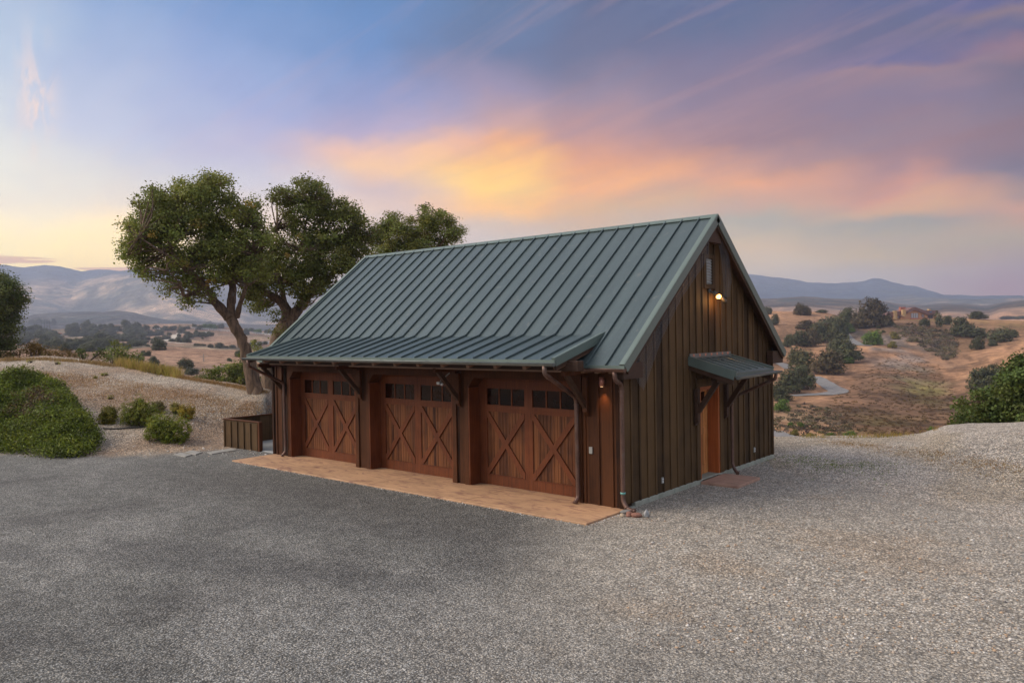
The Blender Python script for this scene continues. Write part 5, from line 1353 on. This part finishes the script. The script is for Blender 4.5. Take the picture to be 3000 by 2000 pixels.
bush_at([(185,808,6),(195,818,7),(222,818,8),(232,808,5)], 47, m_oak, 'sparse dark sapling between the dry brush and the leafy crest bush', (.9,1.,.9), dens=30)
bush_at([(485,858,14),(505,850,16),(530,846,20),(555,850,22),(575,862,22),(540,868,24),(510,872,18),(560,884,22),(480,874,12),(600,880,16),(590,850,10)], 44, m_oak, 'wide dark green scrub oak behind the mound at the foot of the leaning trunk', (1.,1.1,.75), dens=60, size=.08)
bush_at([(562,835,14),(575,820,12),(590,800,10),(600,812,14),(585,785,10),(612,835,14),(550,815,8)], 62, m_oak, 'hazy green bush higher behind the leaning trunk', (1.1,1.15,1.1))
bush_at([(460,868,8),(470,862,8),(450,870,7)], 52, m_oak, 'small grey-green bush left of the wide scrub oak', (1.1,1.,1.2))
def drybush(pts, r0, label, tint): return bush_at(pts, r0, m_dry, label, tint, .05, 70, 'dry_bush', .8, .16, 26)
drybush([(68,800,15),(85,798,15),(95,806,14),(75,812,14)], 50, 'tallest golden dry bush in the row behind the mound crest', (.62,.66,.40))
drybush([(30,812,10),(45,808,12),(12,815,9),(-10,812,12)], 50, 'leftmost pale dry bush behind the mound crest', (.66,.72,.48))
drybush([(112,810,12),(128,808,12),(145,812,12),(160,812,11),(175,816,9)], 51, 'long grey-brown dry bush right of the tallest golden one', (.48,.50,.36))
# dry grass standing along the crests, weeds and litter on the ground: stuff
def blades(name, pts, n, h, lean, tints, r0=12., wid=.008, per=7, jit=3., spread=.10):
    V = []; F = []; T = []
    for _ in range(n):
        i = random.random()*(len(pts)-1); k = min(int(i), len(pts)-2); f = i-k
        x = pts[k][0]*(1-f)+pts[k+1][0]*f+random.gauss(0, jit); y = pts[k][1]*(1-f)+pts[k+1][1]*f+abs(random.gauss(0, pts[k][2]))
        p, r = hit(x, y, r0)
        if p is None or r > 70: continue
        tn = np.array(random.choice(tints))*random.uniform(.7, 1.25)
        for b in range(per):
            q = p+np.array((random.gauss(0, spread), random.gauss(0, spread), -.02)); hh = h*random.uniform(.5, 1.3); d = np.array((random.gauss(0, lean), random.gauss(0, lean), 1.))*hh
            a = random.uniform(0, 3.14); s = np.array((math.cos(a), math.sin(a), 0))*wid; o = len(V); V += [q-s, q+s, q+d*.6+s*.7, q+d]; F.append((o, o+1, o+2, o+3)); T += [tn]*4
    if not V: return
    o = link(name, fast_mesh(name, np.array(V), np.array(F), m_dry, False, np.array(T))); tag(o, kind='stuff')
blades('dry_grass', [(0,826,2),(100,824,2),(200,831,2),(262,840,2)], 500, .16, .35, [(1,.95,.8),(.9,.8,.7)])
blades('golden_grass', [(272,838,1.5),(330,849,2),(380,858,2),(410,864,2)], 420, .42, .3, [(.95,1.05,.55),(.8,.95,.45),(1.1,1.,.7)], wid=.010)
blades('dry_grass', [(405,864,2),(500,880,2),(612,900,2)], 420, .14, .4, [(1,.85,.7),(.9,.75,.6)])
blades('dry_grass', [(60,850,28),(200,860,30),(330,880,30),(470,905,30),(600,930,22)], 3800, .055, .9, [(1,.8,.6),(.85,.6,.42),(1.1,.95,.75),(.6,.42,.3)], wid=.007, jit=26, spread=.13)
blades('weeds', [(1790,1044,10),(1870,1052,16),(1930,1062,18),(2040,1056,16)], 260, .05, .8, [(.35,.8,.12),(.55,.85,.2)], wid=.012, jit=34, per=5, spread=.09)
blades('dry_grass', [(1900,1010,6),(2000,1020,14),(2150,1035,20),(2340,1060,40)], 650, .045, .9, [(1,.75,.5),(.9,.85,.5),(.8,.6,.4)], wid=.007, jit=24)
blades('crest_weeds', [(1850,1004,1),(1990,1003,1),(2060,1001,1),(2150,984,1)], 90, .16, .3, [(.8,.9,.4),(1.,.9,.6)], jit=8)
# loose stones: thousands, one object
def stones(name, n, region, smin, smax, cols):
    base = np.array([(1,0,0),(-1,0,0),(0,1,0),(0,-1,0),(0,0,1),(0,0,-1)], float); fb = [(0,2,4),(2,1,4),(1,3,4),(3,0,4),(2,0,5),(1,2,5),(3,1,5),(0,3,5)]
    V = []; F = []; T = []
    for _ in range(n):
        x, y = region()
        z = height(x, y); s = random.uniform(smin, smax)*(.6+.9*random.random()**3); o = len(V)
        B = base*rng.uniform(.6, 1.3, (6, 1))*np.array((s, s*random.uniform(.6, 1), s*.6)); a = random.uniform(0, 6.28); ca, sa = math.cos(a), math.sin(a)
        for b in B: V.append((x+b[0]*ca-b[1]*sa, y+b[0]*sa+b[1]*ca, z+b[2]+s*.15))
        F += [tuple(o+i for i in f) for f in fb]; c = np.array(random.choice(cols))*random.uniform(.7, 1.2); T += [c]*6
    m, g, p = newmat(name+'_stone'); a = g.node('ShaderNodeAttribute', attribute_name='tint'); g.put(p.inputs['Base Color'], a.outputs['Color']); p.inputs['Roughness'].default_value = .8
    o = link(name, fast_mesh(name, np.array(V), np.array(F), m, False, np.array(T), 3)); return tag(o, kind='stuff')
PAL = [(.42,.36,.30),(.48,.43,.38),(.36,.28,.22),(.26,.23,.20),(.42,.28,.18),(.58,.53,.48),(.18,.155,.14)]
def reg_mound():
    while True:
        x, y = random.uniform(-40, 620), random.uniform(835, 1048)
        p, r = hit(x, y, 12.)
        if p is not None and r < 52 and (p[2] > .05 or y > 1000): return p[0], p[1]
def reg_right():
    while True:
        x, y = random.uniform(1440, 2440), random.uniform(985, 1500)**1.0
        p, r = hit(x, y, 6.)
        if p is not None and r < 34 and (p[0] > 12.6 or p[1] > 8.2) and not (12.1 < p[0] < 13.25 and 3.2 < p[1] < 4.6): return p[0], p[1]
stones('mound_stones', 5200, reg_mound, .012, .038, PAL)
def reg_edge():
    if random.random() < .8: return random.uniform(.1, 12.4), -1.40-abs(random.gauss(0, .05))+.05*random.random()
    return 12.29+abs(random.gauss(0, .04)), random.uniform(-1.4, -.1)
stones('spilled_stones', 1300, reg_edge, .008, .022, PAL)
stones('gravel_stones', 9000, reg_right, .008, .026, PAL)

# ---------------- roads and tracks
def road(name, pts, wid, mat, r0=60., lift=.12, f=z7, sub=6):
    P = []
    for i in range(len(pts)-1):
        for t in np.linspace(0, 1, sub, endpoint=False):
            x = pts[i][0]*(1-t)+pts[i+1][0]*t; y = pts[i][1]*(1-t)+pts[i+1][1]*t; q, r = hit(*f(x, y), r0)
            if q is not None: P.append((q, (pts[i][2]*(1-t)+pts[i+1][2]*t) if len(pts[i]) > 2 else wid))
    q, r = hit(*f(pts[-1][0], pts[-1][1]), r0)
    if q is not None: P.append((q, pts[-1][2] if len(pts[-1]) > 2 else wid))
    mb = MB(); V = []; n = 7
    C = np.array([p[0][:2] for p in P])
    for _ in range(2): C[1:-1] = .25*C[:-2]+.5*C[1:-1]+.25*C[2:]
    for i in range(len(P)):
        d = C[min(i+1, len(P)-1)]-C[max(i-1, 0)]; d /= np.linalg.norm(d)+1e-9; s = np.array((-d[1], d[0]))*P[i][1]/2
        for k in range(n):
            q = C[i]+s*(2*k/(n-1)-1); V.append((q[0], q[1], height(q[0], q[1])+lift))
    F = [(i*n+k, i*n+k+1, (i+1)*n+k+1, (i+1)*n+k) for i in range(len(P)-1) for k in range(n-1)]
    mb.add(V, F); return tag(mb.build(name, mat, None, smooth=True), kind='structure')
m_asph = plain('hill_asphalt', (.20, .185, .175), .85, 0, .8, .25, .1, .3); m_dirt = plain('pale_track', (.50, .42, .34), .9, 0, .3, .2, 0, .2)
road('road', [(738,512,3.2),(765,545,3.2),(790,585,3.4),(830,612,3.6),(870,630,3.6),(915,638,3.2),(985,640,3)], 4, m_asph, 150)
road('road', [(500,888,4),(540,908,4),(600,945,4.5),(660,985,5),(705,1003,5),(700,1016,5),(640,1026,4.5),(560,1032,4),(450,1038,3.5),(330,1043,3.)], 4, m_asph, 90)
road('road', [(170,772,5),(220,780,4.5),(260,795,4),(320,828,4)], 4, m_asph, 90)
road('road', [(165,1334,3.2),(230,1355,3.2),(300,1378,3.2),(350,1398,3.2),(400,1412,3.)], 3, m_asph, 40)
road('track', [(600,335),(640,312),(720,262),(820,208),(870,190)], 7, m_dirt, 100, .25, zl)
road('track', [(600,345),(760,362),(900,372),(1060,382)], 3, m_dirt, 100, .2, zl)

# ---------------- ranch rail fences, pole, far houses
def rail_fence(pts, label, f=zl, r0=100, step=5., h=1.5):
    P = [hit(*f(x, y), r0)[0] for x, y in pts]; P = [p for p in P if p is not None]
    t = root('rail_fence', tuple(P[0]), label, 'fence'); rl = MB(); ps_ = MB(); n = 0
    for a, b in zip(P[:-1], P[1:]):
        L = np.linalg.norm((b-a)[:2]); k = max(1, int(L/step)); pv = None
        for i in range(k+1):
            q = a+(b-a)*i/k; q = np.array((q[0], q[1], height(q[0], q[1])))
            if n < 95: ps_.box(q[0]-.12, q[0]+.12, q[1]-.12, q[1]+.12, q[2]-.2, q[2]+h); ps_.cut(); n += 1
            if pv is not None:
                for z in (.5, 1.0, 1.4): rl.beam(pv+(0, 0, z*h/1.5), q+(0, 0, z*h/1.5), .06, .24, (0, 0, 1), .5)
            pv = q
    rl.build('rails', m_fence, t); ps_.pieces('post', m_fence, t)
m_fence = plain('white_fence_paint', (.72, .68, .64), .6, 0, 3, .1, 0)
rail_fence([(1010,128),(1180,145),(1400,160),(1600,178),(1800,192),(1960,205),(2160,222),(2352,240)], 'long white rail fence along the far left hill behind the leaning trunk', h=2.2)
rail_fence([(2040,418),(2120,400),(2220,385),(2352,366)], 'low white rail fence just above the left end of the garage roof', h=1.8, step=3.)
def pole(x, y0, y1, label, f=zl, arms=False):
    a, b = f(x, y0); p, r = hit(a, b, 100); h = (y0-y1)/5.6/FPX*r
    t = root('utility_pole', tuple(p), label, 'utility pole'); mb = MB(); mb.tube([p-(0, 0, .5), p+(0, 0, h)], [.22, .14], 8); mb.build('pole', m_polem, t)
    if arms:
        mb = MB(); rt = np.array((RT[0], RT[1], 0)); mb.beam(p+(0, 0, h-.8)-rt*1.2, p+(0, 0, h-.8)+rt*1.2, .14, .14); mb.build('crossarm', m_polem, t)
m_polem = plain('pole_wood', (.36, .28, .22), .8)
pole(2080, 408, 300, 'slim wooden pole beside the low white fence at the left')
pole(1213, 665, 545, 'thin pole standing on the open golden slope at the left', arms=True)

m_tan = plain('tan_stucco', (.50, .245, .12), .8, 0, .6, .12, .1); m_tile = plain('brown_tile_roof', (.17, .085, .070), .7, 0, 2., .25, .2)
m_brick = plain('red_brick', (.36, .12, .075), .8, 0, 2., .15, .1); m_stone = plain('tan_stone', (.44, .28, .13), .8, 0, 1.2, .2, .2)
m_wglass = plain('pale_window', (.42, .40, .40), .3, 0, 3, .15, 0); m_dkglass = plain('dark_window', (.05, .045, .05), .3, 0, 3, .2, 0)
def hill_house():
    p, r = hit(2095, 735.5, 150); k = FPX/r                      # picture units per metre there
    t = root('hilltop_house', tuple(p), 'long tan ranch house with brown roof and three chimneys on the right hilltop', 'house')
    rt = np.array((RT[0], RT[1], 0)); rt /= np.linalg.norm(rt); fw_ = np.array((-rt[1], rt[0], 0))
    px = lambda q: (2560+q/9.8-2095*1.2755)/k*math.cos(az_of(2095))**0; pz = lambda y: (860+(720-y)*0+720/9.8-860-(y/9.8))/k
    def add(mb, poly, d0, d1):       # outline given in picture units of the close view; d0..d1 depth in metres
        n = len(poly); vs = []
        for d in (d0, d1):
            for (x, y) in poly: q = p+rt*px(x)+fw_*d+np.array((0, 0, pz(y)+.4)); vs.append(q)
        fs = [tuple(range(n-1, -1, -1)), tuple(range(n, 2*n))]+[(i, (i+1) % n, (i+1) % n+n, i+n) for i in range(n)]
        return mb.add(vs, fs)
    w = MB(); add(w, [(470,760),(470,630),(820,625),(820,760)], .6, 9); add(w, [(800,760),(800,640),(900,580),(980,530),(1060,505),(1130,495),(1200,505),(1290,540),(1400,580),(1470,620),(1470,760)], -.8, 10)
    add(w, [(1470,760),(1470,600),(1755,600),(1755,760)], .8, 9); w.build('wall', m_tan, t)
    rf = MB()
    add(rf, [(450,632),(445,600),(470,530),(620,515),(830,500),(830,628)], -.3, 9.6)
    add(rf, [(1380,600),(1380,500),(1760,498),(1770,560),(1765,606),(1500,606)], 0., 9.6)
    # sweeping main roof as a thick band following the curve
    top = [(780,640),(860,560),(950,485),(1060,420),(1130,405),(1200,425),(1300,470),(1400,505),(1500,560)]; bot = [(1480,625),(1400,585),(1300,545),(1200,508),(1130,495),(1060,505),(980,540),(900,585),(800,645)]
    add(rf, top+bot, -1.6, 10.5); ro = rf.build('roof', m_tile, t)
    for (a, b, c, d, d0, m_) in ((915,1045,392,520,4,m_brick),(815,893,468,640,-1.9,m_stone),(622,700,492,715,-.9,m_stone),(1640,1690,458,510,4,m_stone)):
        cm = MB(); add(cm, [(a,d),(a,c),(b,c),(b,d)], d0, d0+1.6); cm.build('chimney', m_, ro)
    for (a, b, c, d, d0, m_) in ((1050,1225,560,680,-.9,m_wglass),(1320,1380,590,670,-.9,m_wglass),(730,790,630,680,.5,m_wglass),(520,600,635,680,.5,m_wglass),(1485,1645,608,700,.7,m_dkglass)):
        wn = MB(); add(wn, [(a,d),(a,c),(b,c),(b,d)], d0, d0+.25); wo = wn.build('window', m_, t)
        mu = MB()
        for q in np.linspace(a, b, 4): add(mu, [(q-5,d),(q-5,c),(q+5,c),(q+5,d)], d0-.06, d0-.01)
        mu.build('window_frame', m_tile, wo)
    sk = MB(); add(sk, [(1540,550),(1550,525),(1600,525),(1605,550)], -.12, -.02); sk.build('skylight', plain('blue_skylight', (.08, .16, .30), .2), ro)
    cp = MB(); add(cp, [(290,640),(330,605),(470,600),(470,640)], 1., 8); cp.build('carport_roof', m_dkglass, t)
    tw = MB(); add(tw, [(700,790),(700,725),(1790,705),(1790,800),(1500,820),(1000,810)], -3.2, -2.6); tw.build('terrace_wall', m_stone, t)
    rl = MB(); add(rl, [(960,722),(960,690),(1450,690),(1450,722)], -2.9, -2.8); rl.build('terrace_railing', m_brick, t)
hill_house()
def small_house(x, y, w, h, wallm, roofm, label, f=zf):
    a, b = f(x, y); p, r = hit(a, b, 100)
    if p is None: return
    k = r/FPX/5.6; W_, H_ = w*k, h*k; t = root('far_house', tuple(p), label, 'house'); rt = np.array((RT[0], RT[1], 0)); fw_ = np.array((-RT[1], RT[0], 0))
    mb = MB(); D = W_*.5
    def bx(m_, x0, x1, z0, z1, d0=0, d1=D):
        vs = [p+rt*xx+fw_*dd_+np.array((0, 0, zz)) for zz in (z0, z1) for dd_ in (d0, d1) for xx in (x0, x1)]
        m_.add(vs, [(0,1,3,2)[::-1],(4,5,7,6),(0,1,5,4),(1,3,7,5),(3,2,6,7),(2,0,4,6)])
    bx(mb, -W_/2, W_/2, -.5, H_*.6); mb.build('wall', wallm, t)
    rb = MB(); e = .08*W_
    rb.add([p+rt*xx+fw_*dd_+np.array((0, 0, zz)) for xx in (-W_/2-e, W_/2+e) for dd_, zz in ((-.6, H_*.58), (D/2, H_), (D+.6, H_*.58))], [(0,1,2),(5,4,3),(0,3,4,1),(1,4,5,2),(2,5,3,0)]); rb.build('roof', roofm, t)
    for q in (-.3, .1, .32): wn = MB(); bx(wn, q*W_-.08*W_, q*W_+.04*W_, H_*.2, H_*.42, -.08, -.02); wn.build('window', m_dkglass, t)
small_house(925, 468, 100, 42, m_white, m_brick, 'small white house with reddish roof below the conifers, far left')
small_house(2070, 358, 110, 26, m_white, m_pave, 'low pale house among trees on the far left ridge')
small_house(1480, 322, 60, 22, m_tan, m_pave, 'tiny tan house on the crest of the wooded far left hill')
small_house(1925, 392, 45, 28, m_white, m_pave, 'tiny white hut on a bare strip of the wooded far left hill')
small_house(430, 133, 130, 22, m_white, m_pave, 'long low pale house on the ridge above the dirt track', zl)
small_house(1245, 205, 80, 28, m_white, m_pave, 'small pale shed between two round oaks on the far left field', zl)
small_house(2290, 378, 130, 22, m_white, m_pave, 'long low pale shed just above the left end of the garage roof', zl)
print('trees', NTREE)
